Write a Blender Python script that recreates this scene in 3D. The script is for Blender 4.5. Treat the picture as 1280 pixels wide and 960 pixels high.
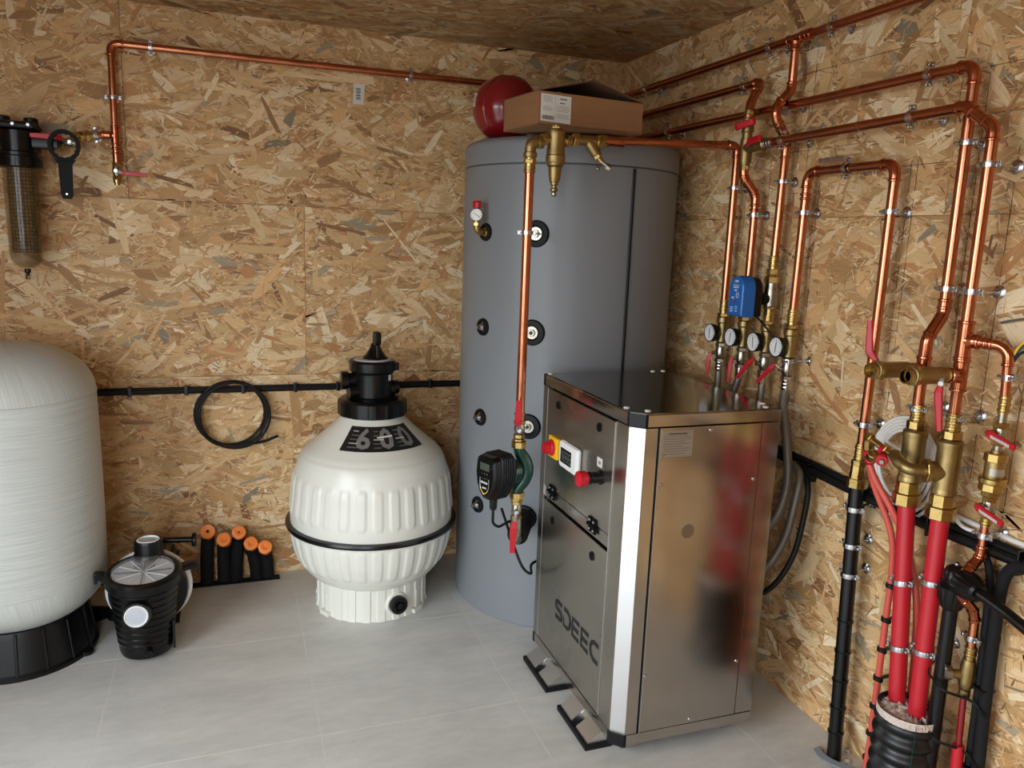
import bpy, bmesh, math, random
import numpy as np
from mathutils import Vector as V, Matrix
for o in list(bpy.data.objects): bpy.data.objects.remove(o)
S = bpy.context.scene
C = S.collection
PI = math.pi
# ------------------------------------------------------------------ camera
def set_camera():
    yaw, pitch, roll, f = 0.348, 0.184, -0.037, 970.4
    cy, sy, cp, sp = math.cos(yaw), math.sin(yaw), math.cos(pitch), math.sin(pitch)
    fwd = V((sy*cp, cy*cp, -sp)); right = V((cy, -sy, 0)); down = fwd.cross(right)
    cr, sr = math.cos(roll), math.sin(roll)
    r2 = right*cr + down*sr; d2 = -right*sr + down*cr
    cam = bpy.data.cameras.new('camera'); o = bpy.data.objects.new('camera', cam); C.objects.link(o)
    m = Matrix((( r2.x, -d2.x, -fwd.x, -1.649), (r2.y, -d2.y, -fwd.y, -3.232), (r2.z, -d2.z, -fwd.z, 1.423), (0, 0, 0, 1)))
    o.matrix_world = m
    cam.sensor_width = 36; cam.lens = f/1280*36; cam.clip_start = 0.02
    S.camera = o
set_camera()
# ------------------------------------------------------------------ sky, daylight, exposure
W = bpy.data.worlds.new('overcast_sky'); S.world = W; W.use_nodes = True
bg = W.node_tree.nodes['Background']; bg.inputs[0].default_value = (0.86, 0.935, 1.0, 1); bg.inputs[1].default_value = 5.0
def portal(loc, rot, sx, sy, name):
    l = bpy.data.lights.new(name, 'AREA'); l.shape = 'RECTANGLE'; l.size = sx; l.size_y = sy
    l.cycles.is_portal = True
    o = bpy.data.objects.new(name, l); C.objects.link(o); o.location = loc; o.rotation_euler = rot
LX, FY, CZ = -3.05, -4.2, 2.2          # left wall, front wall, ceiling
DL = (-3.5, -1.55, 0.0, 2.05)            # opening in the left wall (y0, y1, z0, z1)
DF = (-2.95, -1.90, 0.0, 2.05)          # doorway in the front wall (x0, x1, z0, z1)
portal((LX-0.06, (DL[0]+DL[1])/2, (DL[2]+DL[3])/2), (0, -PI/2, 0), DL[3]-DL[2], DL[1]-DL[0], 'left_opening_portal')
portal(((DF[0]+DF[1])/2, FY-0.06, 1.02), (PI/2, 0, 0), DF[1]-DF[0], 2.05, 'front_doorway_portal')
S.view_settings.view_transform = 'Standard'; S.view_settings.look = 'None'
S.view_settings.gamma = 1; S.view_settings.use_curve_mapping = False
S.view_settings.exposure = 0.72
try: S.cycles.max_bounces = 10; S.cycles.diffuse_bounces = 6
except Exception: pass
# ------------------------------------------------------------------ materials
def lin(c):
    return tuple(((x/255)/12.92 if x/255 <= .04045 else ((x/255+.055)/1.055)**2.4) for x in c)
def mat(name, rgb, rough=.5, metal=0, coat=0, bump=None, vary=None, spec=None, trans=0, ior=None, alpha=None, aniso=None):
    m = bpy.data.materials.new(name); m.use_nodes = True; nt = m.node_tree; b = nt.nodes['Principled BSDF']
    c = lin(rgb)+(1,)
    b.inputs['Base Color'].default_value = c; b.inputs['Roughness'].default_value = rough; b.inputs['Metallic'].default_value = metal
    b.inputs['Coat Weight'].default_value = coat
    if spec is not None: b.inputs['Specular IOR Level'].default_value = spec
    if trans: b.inputs['Transmission Weight'].default_value = trans
    if ior: b.inputs['IOR'].default_value = ior
    tc = nt.nodes.new('ShaderNodeTexCoord')
    if vary:                                           # (scale, amount, (sx,sy,sz), rough amount)
        sc, am, st, ra = vary
        mp = nt.nodes.new('ShaderNodeMapping'); mp.inputs['Scale'].default_value = st
        nz = nt.nodes.new('ShaderNodeTexNoise'); nz.inputs['Scale'].default_value = sc; nz.inputs['Detail'].default_value = 4
        nt.links.new(tc.outputs['Object'], mp.inputs[0]); nt.links.new(mp.outputs[0], nz.inputs['Vector'])
        mr = nt.nodes.new('ShaderNodeMapRange'); mr.inputs[1].default_value = .3; mr.inputs[2].default_value = .7
        mr.inputs[3].default_value = 1-am; mr.inputs[4].default_value = 1+am*.6
        nt.links.new(nz.outputs[0], mr.inputs[0])
        hs = nt.nodes.new('ShaderNodeHueSaturation'); hs.inputs['Color'].default_value = c
        nt.links.new(mr.outputs[0], hs.inputs['Value']); nt.links.new(hs.outputs[0], b.inputs['Base Color'])
        if ra:
            m2 = nt.nodes.new('ShaderNodeMapRange'); m2.inputs[1].default_value = .3; m2.inputs[2].default_value = .7
            m2.inputs[3].default_value = max(.02, rough-ra); m2.inputs[4].default_value = rough+ra
            nt.links.new(nz.outputs[0], m2.inputs[0]); nt.links.new(m2.outputs[0], b.inputs['Roughness'])
    if bump:                                           # (scale, strength, (sx,sy,sz), distance)
        sc, stg, st, dist = bump
        mp = nt.nodes.new('ShaderNodeMapping'); mp.inputs['Scale'].default_value = st
        nz = nt.nodes.new('ShaderNodeTexNoise'); nz.inputs['Scale'].default_value = sc; nz.inputs['Detail'].default_value = 3
        nt.links.new(tc.outputs['Object'], mp.inputs[0]); nt.links.new(mp.outputs[0], nz.inputs['Vector'])
        bp = nt.nodes.new('ShaderNodeBump'); bp.inputs['Strength'].default_value = stg; bp.inputs['Distance'].default_value = dist
        nt.links.new(nz.outputs[0], bp.inputs['Height']); nt.links.new(bp.outputs[0], b.inputs['Normal'])
    return m
M = {}
M['copper'] = mat('copper', (198,126,94), .21, 1, vary=(14,.16,(1,1,1),.07))
M['copper_fit'] = mat('copper_fitting', (194,118,86), .17, 1, vary=(30,.18,(1,1,1),.05))
M['brass'] = mat('brass', (186,158,98), .3, 1, vary=(40,.15,(1,1,1),.06))
M['brass_dull'] = mat('cast_brass', (160,138,92), .42, 1, vary=(60,.15,(1,1,1),.06), bump=(400,.2,(1,1,1),.0006))
M['chrome'] = mat('chrome', (205,205,200), .16, 1)
M['zinc'] = mat('zinc_plated_steel', (200,202,205), .26, 1, vary=(60,.12,(1,1,1),.05))
M['nickel'] = mat('nickel_plated_brass', (168,162,148), .3, 1, vary=(50,.12,(1,1,1),.06))
M['black'] = mat('black_plastic', (9,9,10), .28, spec=.35)
M['black_matt'] = mat('black_matt_plastic', (10,10,11), .42, spec=.3)
M['wrench'] = mat('dull_black_plastic', (5,5,6), .5, spec=.15)
M['logo'] = mat('logo_black', (22,22,23), .5)
M['rubber'] = mat('black_rubber', (13,13,14), .55, spec=.3)
M['foam'] = mat('black_foam_insulation', (20,20,22), .8, spec=.3)
M['pe'] = mat('black_polyethylene', (9,10,11), .28, spec=.4)
M['red'] = mat('red_lever_plastic', (186,16,34), .35)
M['red_pipe'] = mat('red_pipe_plastic', (188,27,40), .38, vary=(8,.06,(1,1,1),.04))
M['salmon'] = mat('salmon_red_hose', (205,84,70), .45)
M['vessel_red'] = mat('red_lacquer', (128,14,24), .25, coat=.4)
M['white'] = mat('white_plastic', (232,233,230), .35)
M['white_cable'] = mat('white_cable', (226,224,218), .4)
M['paper'] = mat('white_paper', (214,212,205), .6)
M['ink'] = mat('black_ink', (45,42,42), .6)
M['grey_ink'] = mat('grey_ink', (120,118,114), .6)
M['pencil'] = mat('pencil_line', (72,58,46), .8)
M['cardboard'] = mat('cardboard', (146,104,68), .8, vary=(6,.08,(1,1,12),0))
M['cardboard_shade'] = mat('shaded_cardboard', (104,72,46), .85)  # darker copy of cardboard: shade under the flaps put into the colour
M['tank'] = mat('grey_vinyl_jacket', (126,130,134), .42, bump=(900,.12,(1,1,1),.0004), vary=(2,.03,(1,1,1),.03))
M['seam'] = mat('dark_seam', (58,60,64), .6)
M['filter_white'] = mat('cream_white_plastic', (224,224,214), .26)
M['steel'] = mat('brushed_steel', (186,181,173), .17, 1, vary=(5,.07,(1,1,1),.04), bump=(60,.12,(1,1,14),.0006))
M['steel_left'] = mat('brushed_steel_front', (178,174,166), .30, 1, vary=(4,.08,(1,1,1),.05), bump=(60,.04,(14,1,1),.0006))
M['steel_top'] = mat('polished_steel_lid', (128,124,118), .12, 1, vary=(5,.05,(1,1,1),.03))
M['alu'] = mat('satin_aluminium', (226,226,226), .36, 1)
M['smudge'] = mat('dull_smudge', (150,140,124), .42, .9)
M['plate'] = mat('silver_plate', (176,172,164), .4, .8)
M['orange'] = mat('orange_tape', (255,146,66), .45, bump=(60,.6,(1,1,1),.003))
M['yellow'] = mat('yellow_plastic', (238,184,20), .35)
M['blue'] = mat('blue_plastic', (20,98,178), .35)
M['green'] = mat('green_cast_iron', (10,62,50), .32, coat=.3, bump=(300,.25,(1,1,1),.0006))
M['lcd'] = mat('lcd_glass', (74,82,72), .15)
M['lens_white'] = mat('frosted_cap', (178,182,190), .3)
M['braid'] = mat('braided_steel', (150,146,138), .38, .9, bump=(900,.6,(1,1,1),.0012))
M['grey_hose'] = mat('grey_hose', (118,112,104), .42, .4, bump=(700,.5,(1,1,1),.001))
M['clear'] = mat('clear_cover', (235,238,240), .04, 0, trans=1, ior=1.3)
M['basket'] = mat('grey_white_basket', (190,192,196), .4)
M['resin'] = mat('white_filler_foam', (206,190,178), .9, bump=(90,.9,(1,1,1),.01))
M['corr'] = mat('corrugated_sleeve', (20,23,24), .38, vary=(9,.2,(1,1,1),.1))
M['grout'] = mat('pale_grout', (216,214,206), .8)
M['gap'] = mat('dark_gap', (40,38,36), .9)
M['concrete'] = mat('outside_concrete', (120,118,114), .8, vary=(3,.12,(1,1,1),0))
M['alloy'] = mat('grey_door_frame', (120,124,128), .5)
def thin(name, rgb, a, rough=.05):
    m = mat(name, rgb, rough); m.node_tree.nodes['Principled BSDF'].inputs['Alpha'].default_value = a; return m
def mat_bowl():
    m = bpy.data.materials.new('smoky_amber_bowl'); m.use_nodes = True; nt = m.node_tree; b = nt.nodes['Principled BSDF']
    b.inputs['Base Color'].default_value = lin((206,176,110))+(1,); b.inputs['Roughness'].default_value = .08
    b.inputs['Transmission Weight'].default_value = .92; b.inputs['IOR'].default_value = 1.12
    return m
M['bowl'] = thin('smoky_amber_bowl', (112,88,46), .26); M['clear'] = thin('clear_cover', (225,228,230), .16)
def mat_tile():
    m = bpy.data.materials.new('grey_porcelain_tile'); m.use_nodes = True; nt = m.node_tree; b = nt.nodes['Principled BSDF']
    g = nt.nodes.new('ShaderNodeNewGeometry')
    cr = []
    for sc, st in ((3.2, (1,2.6,1)), (14, (1,3,1)), (110, (1,1.5,1))):
        mp = nt.nodes.new('ShaderNodeMapping'); mp.inputs['Scale'].default_value = st
        nt.links.new(g.outputs['Position'], mp.inputs[0])
        nz = nt.nodes.new('ShaderNodeTexNoise'); nz.inputs['Scale'].default_value = sc; nz.inputs['Detail'].default_value = 5; nz.inputs['Roughness'].default_value = .6
        nt.links.new(mp.outputs[0], nz.inputs['Vector']); cr.append(nz)
    a = nt.nodes.new('ShaderNodeMath'); a.operation = 'MULTIPLY_ADD'; a.inputs[1].default_value = .5; nt.links.new(cr[0].outputs[0], a.inputs[0])
    a2 = nt.nodes.new('ShaderNodeMath'); a2.operation = 'MULTIPLY_ADD'; a2.inputs[1].default_value = .3; nt.links.new(cr[1].outputs[0], a2.inputs[0])
    a3 = nt.nodes.new('ShaderNodeMath'); a3.operation = 'MULTIPLY'; a3.inputs[1].default_value = .2; nt.links.new(cr[2].outputs[0], a3.inputs[0])
    nt.links.new(a3.outputs[0], a2.inputs[2]); nt.links.new(a2.outputs[0], a.inputs[2])
    r = nt.nodes.new('ShaderNodeValToRGB'); r.color_ramp.elements[0].position = .36; r.color_ramp.elements[1].position = .64
    r.color_ramp.elements[0].color = lin((192,193,190))+(1,); r.color_ramp.elements[1].color = lin((218,218,214))+(1,)
    nt.links.new(a.outputs[0], r.inputs[0]); nt.links.new(r.outputs[0], b.inputs['Base Color'])
    b.inputs['Roughness'].default_value = .42
    return m
M['tile'] = mat_tile()
def mat_flake(name, base_only=False):
    m = bpy.data.materials.new(name); m.use_nodes = True; nt = m.node_tree; b = nt.nodes['Principled BSDF']
    uv = nt.nodes.new('ShaderNodeUVMap'); uv.uv_map = 'grain'
    mp = nt.nodes.new('ShaderNodeMapping'); mp.inputs['Scale'].default_value = (14, 420, 1); nt.links.new(uv.outputs[0], mp.inputs[0])
    nz = nt.nodes.new('ShaderNodeTexNoise'); nz.noise_dimensions = '2D'; nz.inputs['Scale'].default_value = 1; nz.inputs['Detail'].default_value = 3; nz.inputs['Roughness'].default_value = .6
    nt.links.new(mp.outputs[0], nz.inputs['Vector'])
    mr = nt.nodes.new('ShaderNodeMapRange'); mr.inputs[1].default_value = .3; mr.inputs[2].default_value = .7; mr.inputs[3].default_value = .84; mr.inputs[4].default_value = 1.12
    nt.links.new(nz.outputs[0], mr.inputs[0])
    at = nt.nodes.new('ShaderNodeVertexColor'); at.layer_name = 'wood'
    hs = nt.nodes.new('ShaderNodeHueSaturation'); nt.links.new(at.outputs[0], hs.inputs['Color']); nt.links.new(mr.outputs[0], hs.inputs['Value'])
    nt.links.new(hs.outputs[0], b.inputs['Base Color']); b.inputs['Roughness'].default_value = .58; b.inputs['Specular IOR Level'].default_value = .35
    bp = nt.nodes.new('ShaderNodeBump'); bp.inputs['Strength'].default_value = .35; bp.inputs['Distance'].default_value = .0008
    nt.links.new(nz.outputs[0], bp.inputs['Height']); nt.links.new(bp.outputs[0], b.inputs['Normal'])
    return m
M['flake'] = mat_flake('osb_strands')
def mat_osb():
    m = bpy.data.materials.new('osb_core'); m.use_nodes = True; nt = m.node_tree; b = nt.nodes['Principled BSDF']
    g = nt.nodes.new('ShaderNodeNewGeometry'); mp = nt.nodes.new('ShaderNodeMapping'); mp.inputs['Rotation'].default_value = (.4,.5,.6); mp.inputs['Scale'].default_value = (1,1,2.4)
    vo = nt.nodes.new('ShaderNodeTexVoronoi'); vo.inputs['Scale'].default_value = 26
    nt.links.new(g.outputs['Position'], mp.inputs[0]); nt.links.new(mp.outputs[0], vo.inputs['Vector'])
    sp = nt.nodes.new('ShaderNodeSeparateColor'); nt.links.new(vo.outputs['Color'], sp.inputs[0])
    r = nt.nodes.new('ShaderNodeValToRGB'); e = r.color_ramp.elements
    e[0].color = lin((168,120,74))+(1,); e[1].color = lin((212,170,118))+(1,)
    nt.links.new(sp.outputs[0], r.inputs[0]); nt.links.new(r.outputs[0], b.inputs['Base Color']); b.inputs['Roughness'].default_value = .7
    return m
M['osb'] = mat_osb()
def mat_fibre():
    m = bpy.data.materials.new('wound_glass_fibre'); m.use_nodes = True; nt = m.node_tree; b = nt.nodes['Principled BSDF']
    uv = nt.nodes.new('ShaderNodeUVMap'); uv.uv_map = 'wind'
    mp = nt.nodes.new('ShaderNodeMapping'); mp.inputs['Scale'].default_value = (5, 260, 1); nt.links.new(uv.outputs[0], mp.inputs[0])
    nz = nt.nodes.new('ShaderNodeTexNoise'); nz.noise_dimensions = '2D'; nz.inputs['Scale'].default_value = 1; nz.inputs['Detail'].default_value = 4; nz.inputs['Roughness'].default_value = .65
    nt.links.new(mp.outputs[0], nz.inputs['Vector'])
    r = nt.nodes.new('ShaderNodeValToRGB'); e = r.color_ramp.elements; e[0].position = .3; e[1].position = .68
    e[0].color = lin((176,179,174))+(1,); e[1].color = lin((198,201,196))+(1,)
    nt.links.new(nz.outputs[0], r.inputs[0]); nt.links.new(r.outputs[0], b.inputs['Base Color']); b.inputs['Roughness'].default_value = .34
    bp = nt.nodes.new('ShaderNodeBump'); bp.inputs['Strength'].default_value = .22; bp.inputs['Distance'].default_value = .0008
    nt.links.new(nz.outputs[0], bp.inputs['Height']); nt.links.new(bp.outputs[0], b.inputs['Normal'])
    return m
M['fibre'] = mat_fibre()
def mat_mesh():
    m = mat('woven_cartridge', (70,66,56), .7); nt = m.node_tree; b = nt.nodes['Principled BSDF']
    tc = nt.nodes.new('ShaderNodeTexCoord')
    br = nt.nodes.new('ShaderNodeTexBrick'); br.inputs['Scale'].default_value = 1; br.offset = 0
    br.inputs['Brick Width'].default_value = .012; br.inputs['Row Height'].default_value = .012; br.inputs['Mortar Size'].default_value = .0016
    br.inputs['Color1'].default_value = lin((118,112,98))+(1,); br.inputs['Color2'].default_value = lin((70,64,52))+(1,); br.inputs['Mortar'].default_value = lin((22,18,12))+(1,)
    uv = nt.nodes.new('ShaderNodeUVMap'); uv.uv_map = 'wind'
    nt.links.new(uv.outputs[0], br.inputs['Vector']); nt.links.new(br.outputs[0], b.inputs['Base Color'])
    return m
M['cartridge'] = mat_mesh()
# ------------------------------------------------------------------ mesh helpers
def frame(ax):
    ax = V(ax).normalized(); t = V((0,0,1)) if abs(ax.z) < .9 else V((1,0,0))
    u = ax.cross(t).normalized(); return ax, u, ax.cross(u).normalized()
class MB:
    def __init__(s): s.b = bmesh.new()
    def rings(s, rings, closed=False, cap=True):
        vs = [[s.b.verts.new(p) for p in r] for r in rings]; n = len(vs[0])
        for i in range(len(vs)-(0 if closed else 1)):
            a, b = vs[i], vs[(i+1) % len(vs)]
            for k in range(n): s.b.faces.new((a[k], a[(k+1) % n], b[(k+1) % n], b[k]))
        if cap and not closed:
            s.b.faces.new(vs[0][::-1]); s.b.faces.new(vs[-1])
        return s
    def lathe(s, o, ax, prof, n=24, cap=True, phase=0):          # prof: (radius, height)
        ax, u, w = frame(ax); o = V(o); R = []
        for r, h in prof:
            r = max(r, 1e-4)
            R.append([o+ax*h+(u*math.cos(phase+2*PI*k/n)+w*math.sin(phase+2*PI*k/n))*r for k in range(n)])
        return s.rings(R, cap=cap)
    def cyl(s, a, b, r, n=18, r2=None):
        a = V(a); b = V(b); return s.lathe(a, b-a, [(r,0),(r if r2 is None else r2,(b-a).length)], n)
    def disc(s, c, ax, r, t, n=24, bev=.0):
        bev = bev or min(t, r)*.25
        return s.lathe(c, ax, [(r-bev,0),(r,bev),(r,t-bev),(r-bev,t)], n)
    def hex(s, a, b, r, n=6):
        a = V(a); b = V(b); L = (b-a).length; e = min(.0015, L*.2)
        return s.lathe(a, b-a, [(r-e,0),(r,e),(r,L-e),(r-e,L)], n)
    def tube(s, P, r, n=12, closed=False, cap=True):
        P = [V(p) for p in P]; m = len(P); rr = r if hasattr(r, '__len__') else [r]*m
        T = []
        for i in range(m):
            if closed: t = P[(i+1) % m]-P[i-1]
            else: t = P[min(i+1,m-1)]-P[max(i-1,0)]
            T.append(t.normalized())
        _, u, _ = frame(T[0]); R = []
        for i in range(m):
            u = (u-T[i]*u.dot(T[i])).normalized(); w = T[i].cross(u)
            R.append([P[i]+(u*math.cos(2*PI*k/n)+w*math.sin(2*PI*k/n))*rr[i] for k in range(n)])
        return s.rings(R, closed, cap)
    def strap(s, P, side, w, t):                                    # flat bar swept along P
        P = [V(p) for p in P]; side = V(side).normalized(); m = len(P); R = []
        ww = w if hasattr(w, '__len__') else [w]*m
        for i in range(m):
            d = (P[min(i+1,m-1)]-P[max(i-1,0)]).normalized(); nn = d.cross(side).normalized(); sd = nn.cross(d).normalized()
            a, b = ww[i]/2, t/2; e = min(a, b)*.5
            R.append([P[i]+sd*x+nn*y for x, y in ((-a,-b+e),(-a+e,-b),(a-e,-b),(a,-b+e),(a,b-e),(a-e,b),(-a+e,b),(-a,b-e))])
        return s.rings(R)
    def box(s, c, size, bev=0, rot=None):
        g = bmesh.new(); bmesh.ops.create_cube(g, size=1)
        for v in g.verts: v.co = V((v.co.x*size[0], v.co.y*size[1], v.co.z*size[2]))
        if bev: bmesh.ops.bevel(g, geom=g.edges[:], offset=bev, segments=2, affect='EDGES', profile=.5)
        mtx = (rot.to_4x4() if rot else Matrix.Identity(4)); mtx = Matrix.Translation(V(c)) @ mtx
        d = {v: s.b.verts.new(mtx @ v.co) for v in g.verts}
        for f in g.faces: s.b.faces.new([d[v] for v in f.verts])
        g.free(); return s
    def bx(s, x0, x1, y0, y1, z0, z1, bev=0):
        return s.box(((x0+x1)/2,(y0+y1)/2,(z0+z1)/2), (abs(x1-x0),abs(y1-y0),abs(z1-z0)), bev)
    def prism(s, pts, ex):                                            # polygon extruded along ex
        a = [s.b.verts.new(V(p)) for p in pts]; b = [s.b.verts.new(V(p)+V(ex)) for p in pts]; n = len(a)
        s.b.faces.new(a[::-1]); s.b.faces.new(b)
        for k in range(n): s.b.faces.new((a[k], a[(k+1) % n], b[(k+1) % n], b[k]))
        return s
    def ball(s, c, r, n=14, sc=(1,1,1)):
        g = bmesh.new(); bmesh.ops.create_uvsphere(g, u_segments=n, v_segments=max(6,n//2), radius=r)
        d = {v: s.b.verts.new(V((v.co.x*sc[0], v.co.y*sc[1], v.co.z*sc[2]))+V(c)) for v in g.verts}
        for f in g.faces: s.b.faces.new([d[v] for v in f.verts])
        g.free(); return s
ORG = {}
def link(name, me, m, parent=None, loc=None):
    o = bpy.data.objects.new(name, me); C.objects.link(o)
    if m is not None: me.materials.append(M[m] if isinstance(m, str) else m)
    if parent is not None:
        o.parent = parent; org = ORG[parent]; ORG[o] = org; me.transform(Matrix.Translation(-org))
    else:
        loc = V(loc) if loc is not None else V((0,0,0)); me.transform(Matrix.Translation(-loc)); o.location = loc; ORG[o] = loc
    return o
SPLIT = {'nut','hex_end','union_nut','screw','corner_cap','foot','pipe','port','cover_lug','white_sticker','press_bead','compression_nut','body','bracket','housing','connector','wall_pier','button'}
def islands(mb):
    """loose shells of a mesh whose bounding boxes do not touch become meshes of their own"""
    seen = set(); out = []
    for v in mb.b.verts:
        if v in seen: continue
        st = [v]; seen.add(v); isl = []
        while st:
            x = st.pop(); isl.append(x)
            for e in x.link_edges:
                w = e.other_vert(x)
                if w not in seen: seen.add(w); st.append(w)
        co = np.array([x.co for x in isl]); out.append([co.min(0)-.0008, co.max(0)+.0008, isl])
    ch = True
    while ch:
        ch = False
        for i in range(len(out)):
            for j in range(i+1, len(out)):
                if (out[i][0] <= out[j][1]).all() and (out[j][0] <= out[i][1]).all():
                    out[i] = [np.minimum(out[i][0], out[j][0]), np.maximum(out[i][1], out[j][1]), out[i][2]+out[j][2]]; del out[j]; ch = True; break
            if ch: break
    if len(out) < 2: return [mb]
    res = []
    for _, _, vs in out:
        n = MB(); d = {v: n.b.verts.new(v.co) for v in vs}
        for f in {f for v in vs for f in v.link_faces}: n.b.faces.new([d[v] for v in f.verts])
        res.append(n)
    mb.b.free(); return res
def obj(name, mb, m, parent=None, loc=None, sharp=32, label=None):
    if name in SPLIT and parent is not None:
        ps = islands(mb)
        for q in ps[1:]: obj1(name, q, m, parent, loc, sharp, label)
        return obj1(name, ps[0], m, parent, loc, sharp, label)
    return obj1(name, mb, m, parent, loc, sharp, label)
def obj1(name, mb, m, parent=None, loc=None, sharp=32, label=None):
    bmesh.ops.recalc_face_normals(mb.b, faces=mb.b.faces[:])
    me = bpy.data.meshes.new(name); mb.b.to_mesh(me); mb.b.free()
    for p in me.polygons: p.use_smooth = True
    me.set_sharp_from_angle(angle=math.radians(sharp))
    if parent is None and loc is None and len(me.vertices):
        co = np.array([v.co for v in me.vertices]); c = (co.min(0)+co.max(0))/2; loc = (c[0], c[1], co[:,2].min())
    o = link(name, me, m, parent, loc)
    if len(me.polygons) < 3000: o.modifiers.new('weighted', 'WEIGHTED_NORMAL').keep_sharp = True
    if label: o['label'] = label
    return o
def thing(name, loc, label, cat, group=None):
    o = bpy.data.objects.new(name, None); C.objects.link(o); o.location = loc; o.empty_display_size = .02; ORG[o] = V(loc)
    return tag(o, label, cat, group)
def tag(o, label, cat, group=None):
    o['label'] = label; o['category'] = cat
    if group: o['group'] = group
    return o
def struct(o): o['kind'] = 'structure'; return o
def stuff(o): o['kind'] = 'stuff'; return o
def textmesh(s, size, fn, name, m, parent, align='CENTER', bold=0, th=.0, label=None, vo='CENTER', space=1.0):
    """flat lettering: every vertex (a, b) of the word goes through fn(a, b) to its place in the room"""
    cu = bpy.data.curves.new('t', 'FONT'); cu.body = s; cu.size = size; cu.align_x = align; cu.align_y = vo; cu.offset = bold; cu.resolution_u = 2; cu.space_character = space
    t = bpy.data.objects.new('t', cu); me = bpy.data.meshes.new_from_object(t)
    bpy.data.objects.remove(t); bpy.data.curves.remove(cu)
    for v in me.vertices: v.co = fn(v.co.x, v.co.y)
    me.name = name; o = link(name, me, m, parent)
    if label: o['label'] = label
    return o
def scribble(fn, u0, u1, v, h, n, parent, m, name, seed=1):
    """print too small to be read in the photograph: a row of uneven short strokes"""
    r = random.Random(seed); mb = MB(); x = u0
    while x < u1:
        w_ = r.uniform(.22,.5)*h; mb.prism([fn(x,v), fn(x+w_,v), fn(x+w_,v+h*r.uniform(.75,1)), fn(x,v+h)], V(n)*.0003); x += w_+h*.16
    return obj(name, mb, m, parent)
def plane_fn(o, x, y):
    o = V(o); x = V(x).normalized(); y = V(y).normalized(); return lambda a, b: o+x*a+y*b
def arc(c, a, b, n=8):
    """quarter-like bend: from c+a ... to c+b where a, b are perpendicular-ish radius vectors"""
    return [c+a*math.cos(t)+b*math.sin(t) for t in [PI/2*k/n for k in range(n+1)]]
def corner(p0, p1, p2, R, n=8):
    """fillet points at p1 between p0-p1-p2"""
    d0 = (p0-p1).normalized(); d1 = (p2-p1).normalized(); ang = d0.angle(d1)
    t = R/math.tan(ang/2); a = p1+d0*t; b = p1+d1*t
    bis = (d0+d1).normalized(); c = p1+bis*(R/math.sin(ang/2))
    va = a-c; vb = b-c; th = va.angle(vb); ax = va.cross(vb).normalized(); out = []
    for k in range(n+1): out.append(c+Matrix.Rotation(th*k/n, 3, ax) @ va)
    return out
def smooth(P, R=.05, n=6, closed=False):
    P = [V(p) for p in P]; out = [P[0]]
    for i in range(1, len(P)-1):
        d = min((P[i]-P[i-1]).length, (P[i+1]-P[i]).length)*.48
        ang = (P[i-1]-P[i]).angle(P[i+1]-P[i])
        if ang > PI-.02: out.append(P[i]); continue
        out += corner(P[i-1], P[i], P[i+1], min(R, d*math.tan(ang/2)), n)
    return out+[P[-1]]
def catmull(P, n=8, closed=False):
    P = [V(p) for p in P]; m = len(P); out = []
    rng = range(m if closed else m-1)
    for i in rng:
        p0 = P[(i-1) % m] if closed or i > 0 else P[0]*2-P[1]; p1 = P[i]; p2 = P[(i+1) % m]
        p3 = P[(i+2) % m] if closed or i+2 < m else P[-1]*2-P[-2]
        for k in range(n):
            t = k/n; out.append(.5*((2*p1)+(p2-p0)*t+(2*p0-5*p1+4*p2-p3)*t*t+(3*p1-p0-3*p2+p3)*t**3))
    if not closed: out.append(P[-1])
    return out
# ---- plumbing
def beads(mb, p, d, r):                                               # pressed bead ring at a socket's mouth
    d = V(d).normalized(); mb.lathe(V(p)-d*.004, d, [(r*1.10,0),(r*1.26,.0015),(r*1.30,.004),(r*1.26,.0065),(r*1.10,.008)], 20)
def elbow(parent, p0, p1, p2, r, R, sock=.016):
    P = corner(V(p0), V(p1), V(p2), R, 8); d0 = (V(p0)-V(p1)).normalized(); d1 = (V(p2)-V(p1)).normalized()
    a = P[0]+d0*sock; b = P[-1]+d1*sock; mb = MB(); mb.tube([a]+P+[b], r*1.13, 18)
    beads(mb, a-d0*.004, d0, r); beads(mb, b-d1*.004, d1, r)
    obj('elbow', mb, 'copper_fit', parent); return a, b
def pipe_run(name, label, P, r=.0128, R=.026, group=None, m='copper', cat='pipe', fit=True):
    P = [V(p) for p in P]; t = thing(name, P[-1] if P[-1].z < P[0].z else P[0], label, cat, group); cur = P[0]
    for i in range(1, len(P)-1):
        if fit: a, b = elbow(t, P[i-1], P[i], P[i+1], r, R)
        if (a-cur).dot(P[i]-P[i-1]) > .002: obj('pipe', MB().cyl(cur, a, r, 20), m, t)
        cur = b
    obj('pipe', MB().cyl(cur, P[-1], r, 20), m, t); return t
def tee(parent, c, ax, br, r, L=.034, B=.03, rb=None):
    c = V(c); ax = V(ax).normalized(); br = V(br).normalized(); rb = rb or r
    mb = MB(); mb.cyl(c-ax*L, c+ax*L, r*1.13, 20); mb.cyl(c, c+br*(B+r), rb*1.13, 20, )
    for s in (-1,1): beads(mb, c+ax*s*(L-.004), ax*s, r)
    beads(mb, c+br*(B+r-.004), br, rb); mb.lathe(c+br*r*.7, br, [(rb*1.45,0),(rb*1.16,.008)], 20)
    return obj('tee', mb, 'copper_fit', parent)
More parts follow.
